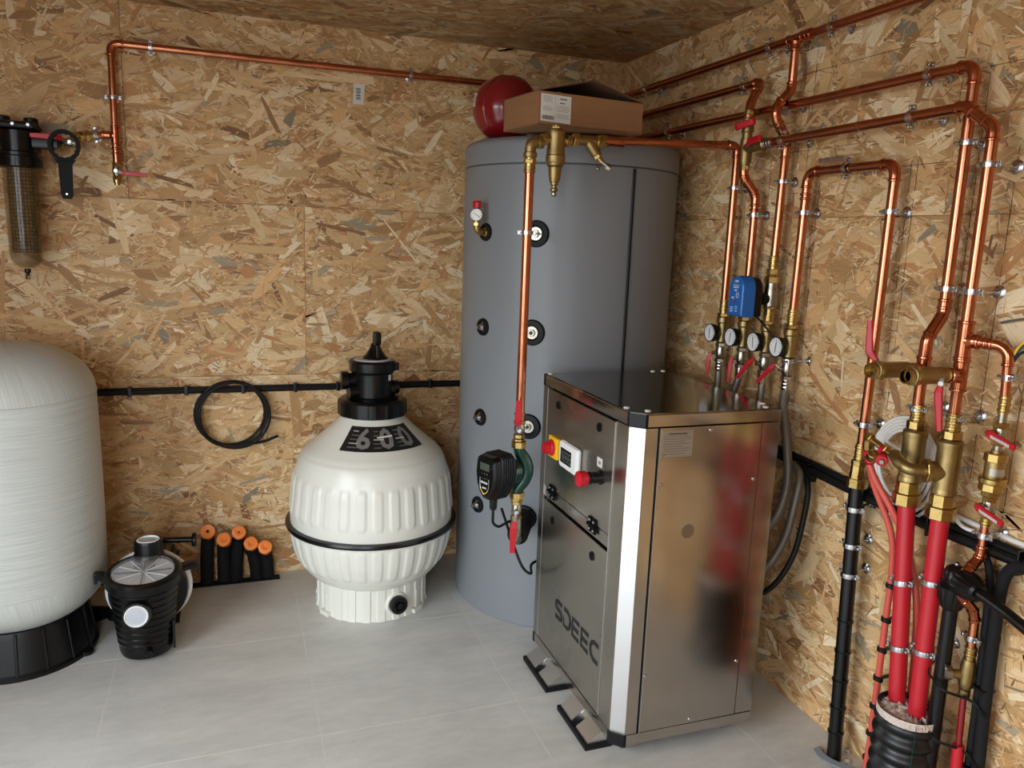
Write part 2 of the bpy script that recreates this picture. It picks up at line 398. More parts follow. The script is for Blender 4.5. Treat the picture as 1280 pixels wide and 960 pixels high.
def clamp(c, ax, label, r=.0128, wall=None, kind='pipe clamp', plate=True, group='split pipe clamps screwed to the walls'):
    """c: pipe centre, ax: pipe axis, wall: point on the wall the rod runs to"""
    c = V(c); ax = V(ax).normalized(); wall = V(wall); n = (wall-c); s = n.normalized(); e = ax.cross(s).normalized()
    t = thing('pipe_clamp', wall, label, 'clamp', group); R = r+.0035; h = .0065
    mb = MB(); mb.rings([[c+ax*h+(s*math.cos(a)+e*math.sin(a))*q for a in [2*PI*k/24 for k in range(24)]] for q in (R,R)] if 0 else
        [[c+ax*z+(s*math.cos(2*PI*k/24)+e*math.sin(2*PI*k/24))*q for k in range(24)] for q, z in ((r+.0006,-h),(R,-h),(R+.0005,0),(R,h),(r+.0006,h))], closed=True)
    obj('ring', mb, 'zinc', t)
    for sg in (-1,1):
        q = c+e*sg*(R+.006); obj('ear', MB().box(q, (.011,.005,.013), .001, Matrix((e, s, ax)).transposed()), 'zinc', t)
        obj('screw', MB().cyl(q-s*.010, q+s*.008, .0024, 8).hex(q-s*.012, q-s*.008, .0046), 'zinc', t)
    a = c+s*R
    if n.length > R+.012:
        obj('rod', MB().cyl(a, wall, .0038, 10).hex(a-s*.001, a+s*.006, .0075), 'zinc', t)
    if plate: obj('wall_plate', MB().lathe(wall, -s, [(.017,0),(.0165,.002),(.012,.0035),(.0085,.006),(.0085,.009),(.006,.010)], 20), 'zinc', t)
    return t
def ribbed_nut(mb, a, b, r): mb.hex(a, b, r)
def fitting(parent, name, a, ax, prof, m, n=20, label=None):
    return obj(name, MB().lathe(a, ax, prof, n), m, parent, label=label)
def lever(parent, P, side, w=.019, t=.006, m='red'):
    P = smooth(P, .012, 4); W_ = [w*.75]+[w]*(len(P)-2)+[w*.72]
    return obj('handle', MB().strap(P, side, W_, t), m, parent)
def ball_valve(name, label, c, ax, stem, hp, side, r=.0155, L=.034, group=None, m='nickel', ends='brass', hexr=.019, hm='red', w=.019):
    c = V(c); ax = V(ax).normalized(); stem = V(stem).normalized()
    t = thing(name, c, label, 'valve', group)
    obj('body', MB().lathe(c-ax*L*.62, ax, [(r*.8,0),(r*.95,.004),(r*1.12,L*.45),(r*1.12,L*.8),(r*.95,L*1.2),(r*.8,L*1.24)], 20).cyl(c, c+stem*(r+.006), .008, 14), m, t)
    mb = MB(); mb.hex(c-ax*L, c-ax*(L-.013), hexr).hex(c+ax*(L-.013), c+ax*L, hexr); obj('hex_end', mb, ends, t)
    obj('stem', MB().cyl(c+stem*r, c+stem*(r+.015), .0045, 10).hex(c+stem*(r+.010), c+stem*(r+.016), .0075), 'zinc', t)
    q = c+stem*(r+.010); h = [V(x) for x in hp]
    obj('handle_arm', MB().strap([q, h[0]], side, .012, .0025), 'zinc', t)
    lever(t, h, side, w=w, m=hm); return t
# ------------------------------------------------------------------ setting
PAL = [((210,174,124),28), ((222,192,148),24), ((198,158,108),20), ((182,142,94),10), ((162,122,80),5), ((232,210,172),11), ((186,136,88),5), ((138,100,66),2), ((164,150,124),2.2), ((140,128,106),.7), ((214,170,118),9)]
def flakes(name, parent, o, U, Vv, N, w, h, seed, cover=3.0, fine=1.0, tone=1.0, lift=.0024, long=1.0):
    """pressed wood strands of one board: thin real chips lying on the board's face"""
    rng = np.random.default_rng(seed); o, U, Vv, N = [np.array(x, float) for x in (o, U, Vv, N)]
    A = w*h; n1 = int(A*cover/.0033); n2 = int(A*fine*5200); n = n1+n2
    L = np.concatenate([rng.lognormal(math.log(.096), .45, n1), rng.uniform(.012,.045,n2)])*long
    Wd = np.concatenate([rng.lognormal(math.log(.0215), .6, n1), rng.uniform(.0014,.0055,n2)])
    Wd = np.minimum(Wd, .058); L = np.clip(L, .012, .21)
    k = rng.random(n) < .3; a = rng.normal(0, .5, n); a[k] = rng.uniform(-PI/2, PI/2, k.sum())
    cx = rng.uniform(0, w, n); cy = rng.uniform(0, h, n)
    z = np.concatenate([rng.uniform(.1,.95,n1), rng.uniform(.25,1,n2)])*lift
    ca, sa = np.cos(a), np.sin(a)
    j = lambda s: rng.uniform(-s, s, n)
    sk = j(.9)*Wd; sk2 = j(.9)*Wd                                   # slanted, torn ends
    px = np.stack([-L/2+sk*.5, -L/2-sk*.5+j(.1)*L, L*j(.3), L/2+sk2*.5, L/2-sk2*.5+j(.1)*L, L*j(.3)], 1)
    py = np.stack([-Wd/2*rng.uniform(.3,1,n), Wd/2*rng.uniform(.3,1,n), Wd/2*rng.uniform(.8,1.1,n), Wd/2*rng.uniform(.3,1,n), -Wd/2*rng.uniform(.3,1,n), -Wd/2*rng.uniform(.8,1.1,n)], 1)
    X = np.clip(cx[:,None]+px*ca[:,None]-py*sa[:,None], .0002, w-.0002); Y = np.clip(cy[:,None]+px*sa[:,None]+py*ca[:,None], .0002, h-.0002)
    tl = rng.normal(0, .00012, (n,6))
    P = o+X[...,None]*U+Y[...,None]*Vv+(z[:,None]+np.abs(tl))[...,None]*N
    me = bpy.data.meshes.new(name); me.vertices.add(n*6); me.loops.add(n*6); me.polygons.add(n)
    me.vertices.foreach_set('co', P.reshape(-1)); me.loops.foreach_set('vertex_index', np.arange(n*6)[:] if np.dot(np.cross(U, Vv), N) < 0 else np.arange(n*6).reshape(n,6)[:,::-1].reshape(-1))
    me.polygons.foreach_set('loop_start', np.arange(n)*6); me.update(calc_edges=True)
    uv = me.uv_layers.new(name='grain'); ox = rng.uniform(0, 50, n); oy = rng.uniform(0, 50, n)
    q = np.stack([px+ox[:,None], py+oy[:,None]], 2)
    if np.dot(np.cross(U, Vv), N) >= 0: q = q[:,::-1]
    uv.data.foreach_set('uv', q.reshape(-1))
    cols = np.array([lin(c) for c, _ in PAL]); wt = np.array([x for _, x in PAL], float); wt2 = wt.copy(); wt2[[3,4,6]] *= 1.6; wt2[7] *= 3.5
    ci = np.concatenate([rng.choice(len(PAL), n1, p=wt/wt.sum()), rng.choice(len(PAL), n2, p=wt2/wt2.sum())])
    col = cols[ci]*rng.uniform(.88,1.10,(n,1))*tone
    ca_ = me.color_attributes.new('wood', 'FLOAT_COLOR', 'CORNER'); arr = np.ones((n,6,4)); arr[:,:,:3] = col[:,None,:]
    ca_.data.foreach_set('color', arr.reshape(-1))
    me.transform(Matrix.Identity(4)); ob = link(name, me, 'flake', parent); return stuff(ob)
def board(parent, o, U, Vv, N, w, h, seed, th=.015, fl=True, **k):
    """one strand board, its strands as its own layer; o is the front face's corner"""
    o, U, Vv, N = V(o), V(U), V(Vv), V(N); g = .0005
    a = [o+U*g+Vv*g, o+U*(w-g)+Vv*g, o+U*(w-g)+Vv*(h-g), o+U*g+Vv*(h-g)]
    b = obj('strand_board', MB().prism([p-N*th for p in a], N*th), 'osb', parent)
    if fl: flakes('wood_strands', b, a[0], U, Vv, N, w-2*g, h-2*g, seed, **k)
    return b
def wallbase(name, x0, x1, y0, y1, z0, z1, m='gap'): return struct(obj(name, MB().bx(x0,x1,y0,y1,z0,z1), m, None, ((x0+x1)/2,(y0+y1)/2,z0)))
wb = wallbase('wall_back', LX-.12, .135, .0155, .12, -.02, CZ+.05)
rows = [(0,.18), (.18,.85), (.85,1.52), (1.52,CZ)]
cuts = [[LX,-2.6,-.85,0], [LX,-2.62,-.72,0], [LX,-1.375,0], [LX,-2.0,0]]
sd = 1
for (z0, z1), cs in zip(rows, cuts):
    for x0, x1 in zip(cs[:-1], cs[1:]):
        sd += 1; board(wb, (x0,0,z0), (1,0,0), (0,0,1), (0,-1,0), x1-x0, z1-z0, sd, cover=3.0 if x1 > -2.65 else 1.6)
wr = wallbase('wall_right', .0155, .12, FY, .0155, -.02, CZ+.05)
rcuts = [[0,-1.6,-2.9,FY], [0,-1.0,-2.6,FY], [0,-2.35,-3.4,FY], [0,-1.75,-3.2,FY]]
for (z0, z1), cs in zip(rows, rcuts):
    for y0, y1 in zip(cs[:-1], cs[1:]):
        sd += 1; vis = y0 > -2.45
        board(wr, (0,y1,z0), (0,1,0), (0,0,1), (-1,0,0), y0-y1, z1-z0, sd, cover=2.8 if vis else 1.3, fine=1.0 if vis else .2)
wc = wallbase('ceiling', LX-.12, .12, FY-.12, .12, CZ+.0155, CZ+.12)
for x0, x1 in ((LX,-1.86), (-1.86,-.62), (-.62,0)):
    for y0, y1 in ((FY,-2.0), (-2.0,0)):
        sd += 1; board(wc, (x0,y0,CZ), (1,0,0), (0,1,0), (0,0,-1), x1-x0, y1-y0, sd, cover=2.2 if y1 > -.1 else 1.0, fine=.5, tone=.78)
wl = wallbase('wall_left', LX-.12, LX-.0155, FY, .0155, DL[3], CZ+.05)
board(wl, (LX,FY,DL[3]), (0,1,0), (0,0,1), (1,0,0), -FY, CZ-DL[3], 90, fl=False)
for y0, y1 in ((FY,DL[0]), (DL[1],0)):
    obj('wall_pier', MB().bx(LX-.12,LX-.0155,y0,y1,-.02,DL[3]), 'gap', wl)
    board(wl, (LX,y0,0), (0,1,0), (0,0,1), (1,0,0), y1-y0, DL[3], 91, cover=1.2, fine=.1, fl=(y1 == 0))
wf = wallbase('wall_front', LX-.12, .12, FY-.12, FY-.0155, DF[3], CZ+.05)
board(wf, (LX,FY,DF[3]), (1,0,0), (0,0,1), (0,1,0), -LX, CZ-DF[3], 94, fl=False)
for x0, x1 in ((LX,DF[0]), (DF[1],0)):
    obj('wall_pier', MB().bx(x0,x1,FY-.12,FY-.0155,-.02,DF[3]), 'gap', wf)
    board(wf, (x0,FY,0), (1,0,0), (0,0,1), (0,1,0), x1-x0, DF[3], 95, fl=False)
d1 = struct(obj('door_1', MB().bx(LX-.12,LX+.01,DL[0]-.0,DL[0]+.05,0,DL[3]).bx(LX-.12,LX+.01,DL[1]-.05,DL[1],0,DL[3]).bx(LX-.12,LX+.01,DL[0],DL[1],DL[3]-.05,DL[3]), 'alloy'))
d2 = struct(obj('door_2', MB().bx(DF[0],DF[0]+.05,FY-.12,FY+.01,0,DF[3]).bx(DF[1]-.05,DF[1],FY-.12,FY+.01,0,DF[3]).bx(DF[0],DF[1],FY-.12,FY+.01,DF[3]-.05,DF[3]), 'alloy'))
struct(obj('ground', MB().bx(-22,18,-24,16,-.16,-.1), 'concrete', None, (0,0,-.16)))
# floor: screed with every porcelain tile laid on it
fl = struct(obj('floor', MB().bx(LX,.0,FY,.0,-.1,-.0003), 'grout', None, (0,0,-.1)))
SLOT = (-1.835,-1.508,-.045)                                        # opening along the back wall where the sleeves come up
tx = [LX,-2.646,-2.046,-1.446,-.846,-.246,-.006]; ty = [FY,-4.171,-3.571,-2.971,-2.371,-1.771,-1.171,-.571,-.004]
for x0, x1 in zip(tx[:-1], tx[1:]):
    for y0, y1 in zip(ty[:-1], ty[1:]):
        g = .0024; b = MB()
        if y1 > -.1 and x0 < -1.5 and x1 < -1.4:                     # tiles cut round the sleeve opening
            for a0, a1, c1 in ((x0,x1,SLOT[2]), (x0,max(x0,SLOT[0]),y1), (min(x1,SLOT[1]),x1,y1)):
                if x1 < SLOT[0]: b = MB().bx(x0+g,x1-g,y0+g,y1-g,-.012,0); break
                if a1-a0 < .01: continue
                c0 = y0 if c1 == SLOT[2] else SLOT[2]
                b.bx(a0+g,a1-g,c0+g if c0 == y0 else c0,c1-(g if c1 != SLOT[2] else 0),-.012,0)
        elif x0 > -.3 and y0 == -1.771:                            # tile notched where the black pipe goes down
            b.bx(x0+g,x1-g,-1.61,y1-g,-.012,0).bx(x0+g,-.055,y0+g,-1.61,-.012,0)
        elif x0 > -.3 and y0 == -2.371: b.bx(x0+g,-.12,y0+g,y1-g,-.012,0)
        else: b.bx(x0+g,x1-g,y0+g,y1-g,-.012,0)
        obj('floor_tile', b, 'tile', fl)
# pencil marks set out on the right wall behind the pipes
marks = [(-.947,.9,1.72),(-1.067,1.3,1.70),(-1.19,1.05,2.05),(-1.235,1.5,2.02),(-1.30,1.0,1.62),(-1.632,1.14,1.66),(-1.652,1.0,1.66),(-1.825,.95,1.86),(-1.925,.9,1.75),(-2.02,.6,1.4)]
for y, z0, z1 in marks: obj('pencil_mark', MB().bx(-.0022,-.0014,y-.0007,y+.0007,z0,z1), 'pencil', wr)
for z, y0, y1 in ((1.946,-1.62,-1.18),(1.852,-1.93,-1.80),(1.647,-1.76,-1.60),(1.746,-1.95,-1.84),(1.72,-1.6,-1.0)): obj('pencil_mark', MB().bx(-.0022,-.0014,y0,y1,z-.0007,z+.0007), 'pencil', wr)
# ------------------------------------------------------------------ grey hot-water cylinder
TX, TY, TR = -.418, -.412, .404
def tank():
    t = thing('water_tank', (TX,TY,0), 'tall grey vinyl-jacketed cylinder water tank in the corner behind the steel cabinet', 'tank')
    obj('jacket', MB().lathe((TX,TY,0), (0,0,1), [(TR-.01,0),(TR,.012),(TR,1.672),(TR-.003,1.676)], 96), 'tank', t, sharp=50)
    obj('lid', MB().lathe((TX,TY,1.679), (0,0,1), [(TR-.004,0),(TR+.001,.004),(TR+.001,.066),(TR-.004,.080),(TR-.02,.090),(TR-.05,.094),(0,.098)], 96), 'tank', t, sharp=60)
    obj('seam', MB().lathe((TX,TY,1.672), (0,0,1), [(TR-.0035,0),(TR-.0035,.012)], 96), 'seam', t)
    a = math.radians(8.5); d = V((math.sin(a),-math.cos(a),0)); e = V((math.cos(a),math.sin(a),0)); c = V((TX,TY,0))+d*(TR+.001)
    obj('zip_cover', MB().strap([c+V((0,0,.02)),c+V((0,0,1.672))], e, .009, .006), 'black_matt', t)
    obj('piping', MB().cyl(c-e*.007+d*.001+V((0,0,.02)), c-e*.007+d*.001+V((0,0,1.672)), .0022, 8), 'seam', t)
    def port(az, z, R, kind):
        a = math.radians(az); d = V((math.sin(a),-math.cos(a),0)); c = V((TX,TY,z))+d*(TR-.002)
        p = obj('port_ring', MB().lathe(c, d, [(R,0),(R,.004),(R*.92,.010),(R*.62,.012),(R*.55,.006),(R*.55,0)], 28), 'rubber', t)
        if kind == 'plug':
            obj('plug', MB().lathe(c, d, [(R*.55,0),(R*.55,.006),(R*.48,.009)], 20).hex(c+d*.008, c+d*.016, R*.3), 'nickel', p)
            if R > .04: obj('plug_square', MB().cyl(c+d*.012, c+d*.022, R*.16, 4), 'seam', p)
        elif kind == 'knob':
            obj('plug', MB().lathe(c, d, [(R*.42,0),(R*.42,.012),(R*.3,.018)], 16).cyl(c+d*.016, c+d*.032, R*.2, 10), 'zinc', p)
        return c, d
    out = {}
    for z in (.432,.771,1.107,1.445): out[('l',z)] = port(-69.5, z, .032, 'knob' if z < 1.4 else 'none')
    for z in (.432,.771,1.107,1.445): out[('r',z)] = port(-39, z, .046, 'plug' if z > .5 else 'none')
    return out
PORT = tank()
# safety group with gauge on the upper left port
c, d = PORT[('l',1.445)]
t = thing('pressure_gauge', c, 'white pressure gauge with red cap on a brass elbow, upper left of the grey tank', 'gauge')
e = c+d*.045; up = V((0,0,1))
obj('elbow', MB().tube(smooth([c, e+d*.0, e+up*.040], .02, 6), .0115, 14).hex(c, c+d*.012, .017).hex(e+up*.02, e+up*.032, .015), 'brass', t)
gd = V((-.45,-.89,0)).normalized(); g0 = e+up*.058+gd*.004
obj('gauge_case', MB().lathe(g0-gd*.006, gd, [(.014,0),(.0225,.004),(.0225,.016),(.0205,.018),(.0205,.014)], 28), 'chrome', t)
obj('dial', MB().lathe(g0+gd*.0085, gd, [(.0203,0),(.0203,.001)], 28), 'white', t)
sx = gd.cross(up).normalized()*-1
obj('needle', MB().strap([g0+gd*.0105-sx*.010+up*.006, g0+gd*.0105+sx*.013-up*.008], gd.cross(sx*.013-up*.008), .0016, .0008), 'ink', t)
mb = MB()
for k in range(9):
    an = math.radians(-130+260*k/8); q = sx*math.sin(an)+up*math.cos(an); mb.strap([g0+gd*.0103+q*.0145, g0+gd*.0103+q*.0185], gd.cross(q), .0012, .0006)
obj('scale_mark', mb, 'ink', t)
obj('red_cap', MB().lathe(g0+up*.022, up, [(.0085,0),(.0155,.002),(.0165,.020),(.013,.026),(0,.027)], 10), 'red', t)
# expansion vessel on top of the tank
vz = 1.777+.113; vc = V((-.692,-.42,vz)); va = V((.38,-.925,0)).normalized()
t = thing('expansion_vessel', (vc.x,vc.y,1.777), 'red round expansion vessel lying on the tank behind the cardboard box', 'vessel')
obj('shell', MB().lathe(vc-va*.11, va, [(.02,0),(.06,.008),(.088,.025),(.107,.055),(.113,.085),(.113,.140),(.107,.165),(.088,.190),(.06,.204),(.0,.210)], 48), 'vessel_red', t, sharp=60)
obj('crimp_band', MB().lathe(vc-va*.012, va, [(.1135,0),(.1165,.003),(.1165,.020),(.1135,.023)], 48), 'vessel_red', t)
ang = va.cross(up); lp = vc+(ang*.94+up*.20).normalized()*.137
s0 = (ang*.94+up*.20).normalized(); tu = va.cross(s0).normalized(); tu = tu if tu.z > 0 else -tu
obj('label', MB().strap([vc-va*.048+(s0*math.cos(q)+tu*math.sin(q))*.1088 for q in (-.22,-.11,0,.11,.22)], va, .014, .0012), 'paper', t)
for k in range(4):
    obj('label_print', MB().strap([vc-va*(.052-.003*k)+(s0*math.cos(q)+tu*math.sin(q))*.1097 for q in (-.18,-.09,0,.09,.16-.03*(k%2))], va, .0012, .0004), 'grey_ink', t)
# cardboard box, open flaps up, resting on the tank's lid
def carton():
    t = thing('cardboard_box', (-.56,-.76,1.779), 'open brown cardboard box with a white shipping label on top of the grey tank', 'box')
    a = V((-.738,-.872,0)); ux = V((.366,.004,0)); uy = V((-.034,.235,0)); b0 = V((0,0,1.779)); H = V((0,0,.101)); th = .0035
    A, B, Cc, D = a, a+ux, a+ux+uy, a+uy
    def wallp(name, p, q, hp, hq, m='cardboard', z=b0, n=None):
        n = n or (q-p).cross(up).normalized(); p0 = p+z; q0 = q+z
        return obj(name, MB().prism([p0, q0, q0+hq, p0+hp], -n*th), m, t)
    obj('bottom', MB().prism([A+b0+H*.01, B+b0+H*.01, Cc+b0+H*.01, D+b0+H*.01], (0,0,.003)), 'cardboard', t)
    f = wallp('front_panel', A, B, H, H*.93); wallp('left_panel', D, A, H, H); wallp('right_panel', B, Cc, H*.93, H); wallp('back_panel', Cc, D, H, H)
    zt = b0+H
    ra, rb = A+zt+V((.183,.004,.046)), D+zt+V((.19,-.004,.046)); e1 = V((0,0,.003))
    obj('flap', MB().prism([A+zt, D+zt, rb, ra], e1), 'cardboard_shade', t)
    obj('flap', MB().prism([B+b0+H*.93, Cc+zt, rb+V((.004,0,.001)), ra+V((.004,0,.001))], e1), 'cardboard_shade', t)
    obj('flap', MB().prism([D+zt, Cc+zt, rb+V((0,.0,.0))], (0,.003,0)), 'cardboard_shade', t)
    # shipping label
    xd = ux.normalized(); nn = V((0,-1,0)); o = a+b0+V((.004,-.0006,.008)); q = V((0,0,1)); lo = o+V((.002,0,.004))
    lw, lh = .103, .082
    lb = obj('shipping_label', MB().prism([lo, lo+xd*lw-q*.004, lo+xd*lw+q*(lh-.004), lo+q*lh], nn*.0006), 'paper', f)
    P = lambda u, v: lo+xd*u+q*(v-.04*u)+nn*.0008
    bars = MB(); x = .006; rr = random.Random(4)
    while x < .044:
        w_ = rr.choice((.0008,.0014,.002)); bars.prism([P(x,.006),P(x+w_,.006),P(x+w_,.018),P(x,.018)], nn*.0002); x += w_+rr.choice((.0008,.0013))
    obj('barcode', bars, 'ink', t)
    ln = MB()
    for k, (u0, u1, v) in enumerate([(.008,.030,.074),(.008,.040,.069),(.008,.036,.064),(.008,.040,.059),(.008,.030,.043),(.008,.040,.038),(.008,.036,.033),(.054,.098,.049),(.054,.094,.044),(.054,.098,.039),(.054,.090,.034),(.054,.098,.024),(.054,.092,.019),(.054,.096,.014)]):
        xx = u0
        while xx < u1:
            w_ = rr.uniform(.0015,.005); ln.prism([P(xx,v),P(xx+w_,v),P(xx+w_,v+.0014),P(xx,v+.0014)], nn*.0002); xx += w_+.0009
    ln.prism([P(.048,.006),P(.0486,.006),P(.0486,.078),P(.048,.078)], nn*.0002)
    obj('label_print', ln, 'grey_ink', t)
    scribble(P, .064, .088, .0695, .0042, nn, t, 'ink', 'printed_word', 5); scribble(P, .064, .082, .0575, .0032, nn, t, 'ink', 'printed_word', 6)
carton()
# ------------------------------------------------------------------ brass row above the tank and the copper drop to the pump
DX, DY, TZ = -.788, -.945, 1.722
def brass_row():
    t = thing('air_separator', (-.705,DY,1.56), 'brass dirt and air separator hanging in the pipe in front of the cardboard box', 'separator')
    c = V((-.705,DY,TZ+.004)); X = V((1,0,0))
    obj('body', MB().lathe(c-up*.155, up, [(.006,0),(.012,.004),(.012,.010),(.008,.013),(.008,.020),(.0125,.022),(.0125,.030),(.0165,.032),(.0165,.038),(.018,.040),(.0205,.068),(.0205,.074),(.026,.080),(.026,.086),(.030,.092),(.0305,.108),(.0285,.111),(.0285,.118),(.027,.130),(.027,.164),(.029,.168),(.029,.180),(.026,.186),(.020,.188)], 28), 'brass_dull', t)
    obj('cap', MB().hex(c+up*.032, c+up*.040, .020).lathe(c+up*.040, up, [(.014,0),(.015,.003),(.012,.006)], 20), 'brass', t)
    for s in (-1,1): obj('union_nut', MB().cyl(c, c+X*s*.036, .0145, 18).hex(c+X*s*.030, c+X*s*.044, .0195).lathe(c+X*s*.044, X*s, [(.016,0),(.016,.004)], 20), 'brass', t)
    obj('drain_screw', MB().lathe(c-up*.168, up, [(.004,0),(.0085,.004),(.0085,.010),(.006,.013)], 12), 'nickel', t)
    # Y strainer
    y = thing('y_strainer', (-.60,DY,TZ-.06), 'brass Y-strainer with an angled drain cock, right of the separator', 'strainer')
    c2 = V((-.60,DY,TZ+.010)); dd = V((.62,-.1,-.78)).normalized()
    obj('body', MB().lathe(c2-X*.045, X, [(.012,0),(.0165,.004),(.0165,.085),(.012,.090)], 22).lathe(c2-dd*.005, dd, [(.015,0),(.0165,.02),(.0165,.052),(.0145,.056)], 22), 'brass_dull', y)
    obj('union_nut', MB().hex(c2-X*.050, c2-X*.032, .021).hex(c2+X*.030, c2+X*.050, .021), 'brass', y)
    obj('strainer_cap', MB().hex(c2+dd*.050, c2+dd*.062, .016).cyl(c2+dd*.06, c2+dd*.078, .0085, 12), 'brass', y)
    q = c2+dd*.075; obj('drain_cock', MB().cyl(q, q+V((.030,-.01,-.022)), .006, 12).hex(q+V((.016,-.005,-.012)), q+V((.030,-.01,-.022)), .0105).cyl(q+V((.004,0,-.002)), q+V((-.010,-.004,-.022)), .004, 10).ball(q+V((-.012,-.004,-.024)), .006), 'nickel', y)
    # horizontal copper to the right wall and down
    P0 = V((-.545,DY,TZ+.014)); P1 = V((-.05,DY,TZ+.036))
    p = pipe_run('copper_pipe', 'copper pipe from the brass strainer to the right wall, down to the leftmost dial gauge', [P0, P1, V((-.05,DY,1.225))], R=.024)
    obj('collar', MB().hex(P0-X*.012, P0+X*.008, .0185), 'brass', p)
    mb = MB()
    for q in (.004,.016,.045,.066): beads(mb, P0+X*q, X, .0128)
    mb.cyl(P0, P0+X*.066, .0148, 18); obj('sleeve', mb, 'copper_fit', p)
    # elbow and drop on the left
    e = thing('brass_elbow', (DX,DY,1.65), 'cast brass elbow at the top of the copper drop in front of the tank', 'elbow')
    obj('body', MB().tube(smooth([V((-.752,DY,TZ-.006)), V((DX,DY,TZ-.006)), V((DX,DY,1.672))], .026, 7), .0175, 18), 'brass_dull', e)
    obj('rim', MB().lathe((DX,DY,1.668), up, [(.018,0),(.0215,.003),(.0215,.014),(.018,.017)], 22).hex((-.764,DY,TZ-.006), (-.748,DY,TZ-.006), .021), 'brass_dull', e)
    s = thing('copper_pipe', (DX,DY,.86), 'vertical copper pipe hanging in front of the grey tank above the circulation pump', 'pipe')
    obj('pipe', MB().cyl((DX,DY,.85), (DX,DY,1.65), .0145, 22), 'copper', s)
    mb = MB(); mb.cyl((DX,DY,1.625), (DX,DY,1.668), .0165, 20)
    for z in (1.628,1.638,1.66): beads(mb, (DX,DY,z), up, .0145)
    obj('press_end', mb, 'brass', s); obj('nut', MB().hex((DX,DY,1.652), (DX,DY,1.664), .0205), 'brass', s)
    mb = MB().cyl((DX,DY,.838), (DX,DY,.875), .0165, 20); beads(mb, (DX,DY,.872), up, .0145); beads(mb, (DX,DY,.845), up, .0145); obj('press_end', mb, 'copper_fit', s)
    pc, pd = PORT[('r',1.445)]
    clamp((DX,DY,1.445), up, 'pipe clamp holding the copper drop to the top right port of the grey tank', r=.0145, wall=pc+V((0,0,0)), plate=False, group='split pipe clamps')
brass_row()
def pump():
    Z0 = .683
    ball_valve('ball_valve', 'ball valve with upright red lever directly above the green circulation pump', (DX,DY,.822), up, (-.35,-.94,0), [(DX-.018,DY-.036,.842),(DX-.021,DY-.040,.862),(DX-.021,DY-.041,.925)], (1,-.3,0), m='nickel', w=.022, L=.030)
    ball_valve('ball_valve', 'ball valve with red lever hanging down below the green circulation pump', (DX,DY,.548), up, (-.35,-.94,0), [(DX-.018,DY-.034,.520),(DX-.022,DY-.040,.500),(DX-.024,DY-.041,.415)], (1,-.3,0), m='nickel', w=.023, L=.032)
    t = thing('circulation_pump', (DX,DY,.60), 'black-headed circulation pump with dark green cast body in front of the grey tank', 'pump')
    vol = [(DX,DY,.765),(DX+.004,DY,.745),(DX+.022,DY,.715),(DX+.030,DY,.683),(DX+.022,DY,.648),(DX+.002,DY,.622),(DX-.002,DY,.605)]
    obj('casing', MB().tube(catmull(vol, 5), [.018+.006*math.sin(PI*i/30)**2 for i in range(31)], 20), 'green', t)
    hd = V((-.93,-.36,0)).normalized(); c = V((DX-.004,DY,.683))
    obj('volute', MB().lathe(c-hd*.004, hd, [(.022,0),(.040,.012),(.043,.03),(.043,.045),(.036,.055)], 30), 'green', t)
    for a, b, lab in ((.760,.782,0),(.588,.610,1)): obj('union_nut', MB().hex((DX,DY,a), (DX,DY,b), .0255, 8).hex((DX,DY,a+(.022 if lab == 0 else -.008)), (DX,DY,b+(.008 if lab == 0 else -.022)), .020), 'brass', t)
    # motor head: shield-shaped block
    w = hd.cross(up).normalized(); w = -w if w.x*1 > 0 and w.y > 0 else w
    c1 = c+hd*.040
    def outline(s, top=.050, k=1.0):
        pts = [(-.036,.046),(-.024,.054),(.024,.054),(.036,.046),(.040,.010),(.034,-.024),(.020,-.050),(.010,-.060),(-.010,-.060),(-.020,-.050),(-.034,-.024),(-.040,.010)]
        return [(a*s*1.22, b*s*1.22) for a, b in pts]
    def ring(off, s, dz=0): return [c1+hd*off*1.15+w*a+up*(b+dz) for a, b in outline(s)]
    obj('motor_head', MB().rings([ring(0,.92), ring(.006,1.0), ring(.062,1.04), ring(.076,1.0), ring(.082,.86)]), 'black', t, sharp=30)
    mb = MB()
    for k in range(6): mb.rings([ring(.010+.008*k,1.04), ring(.0115+.008*k,1.09), ring(.0135+.008*k,1.09), ring(.015+.008*k,1.04)], cap=False)
    obj('cooling_fin', mb, 'black_matt', t)
    F = lambda a, b, e=.0825: c1+hd*(e+.0122)+w*a*1.2+up*b*1.2
    sc = obj('display', MB().prism([F(-.019,.018),F(.019,.018),F(.019,.038),F(-.019,.038)], hd*.0006), 'lcd', t, label='dark display window')
    for k in (-1,0,1): obj('button', MB().lathe(F(k*.010,.009), hd, [(.0028,0),(.0028,.0012)], 10), 'zinc', t)
    obj('button', MB().lathe(F(-.028,.028), hd, [(.002,0),(.002,.0012)], 8), 'zinc', t)
    obj('badge_outline', MB().tube([F(x, y) for x, y in ((-.018,-.004),(-.018,-.026),(-.012,-.040),(0,-.049),(.012,-.040),(.018,-.026),(.018,-.004))], .0009, 6, closed=True), 'zinc', t)
    obj('badge_outline', MB().tube([F(x, y, .083) for x, y in ((-.015,-.034),(-.010,-.040),(0,-.046),(.010,-.040),(.015,-.034))], .0014, 6), 'yellow', t, label='yellow arc under the badge')
    FF = lambda a, b: F(a, b, .0828)
    scribble(FF, -.013, .013, -.018, .006, hd, t, 'paper', 'printed_word', 7); scribble(FF, -.008, .008, -.032, .0055, hd, t, 'paper', 'printed_word', 8)
    e = c1+hd*.055+V((0,0,-.078)); obj('plug', MB().lathe(e+up*.008, -up, [(.015,0),(.014,.01),(.012,.03),(.013,.034),(.010,.045)], 12), 'black', t)
    b0 = e-up*.035
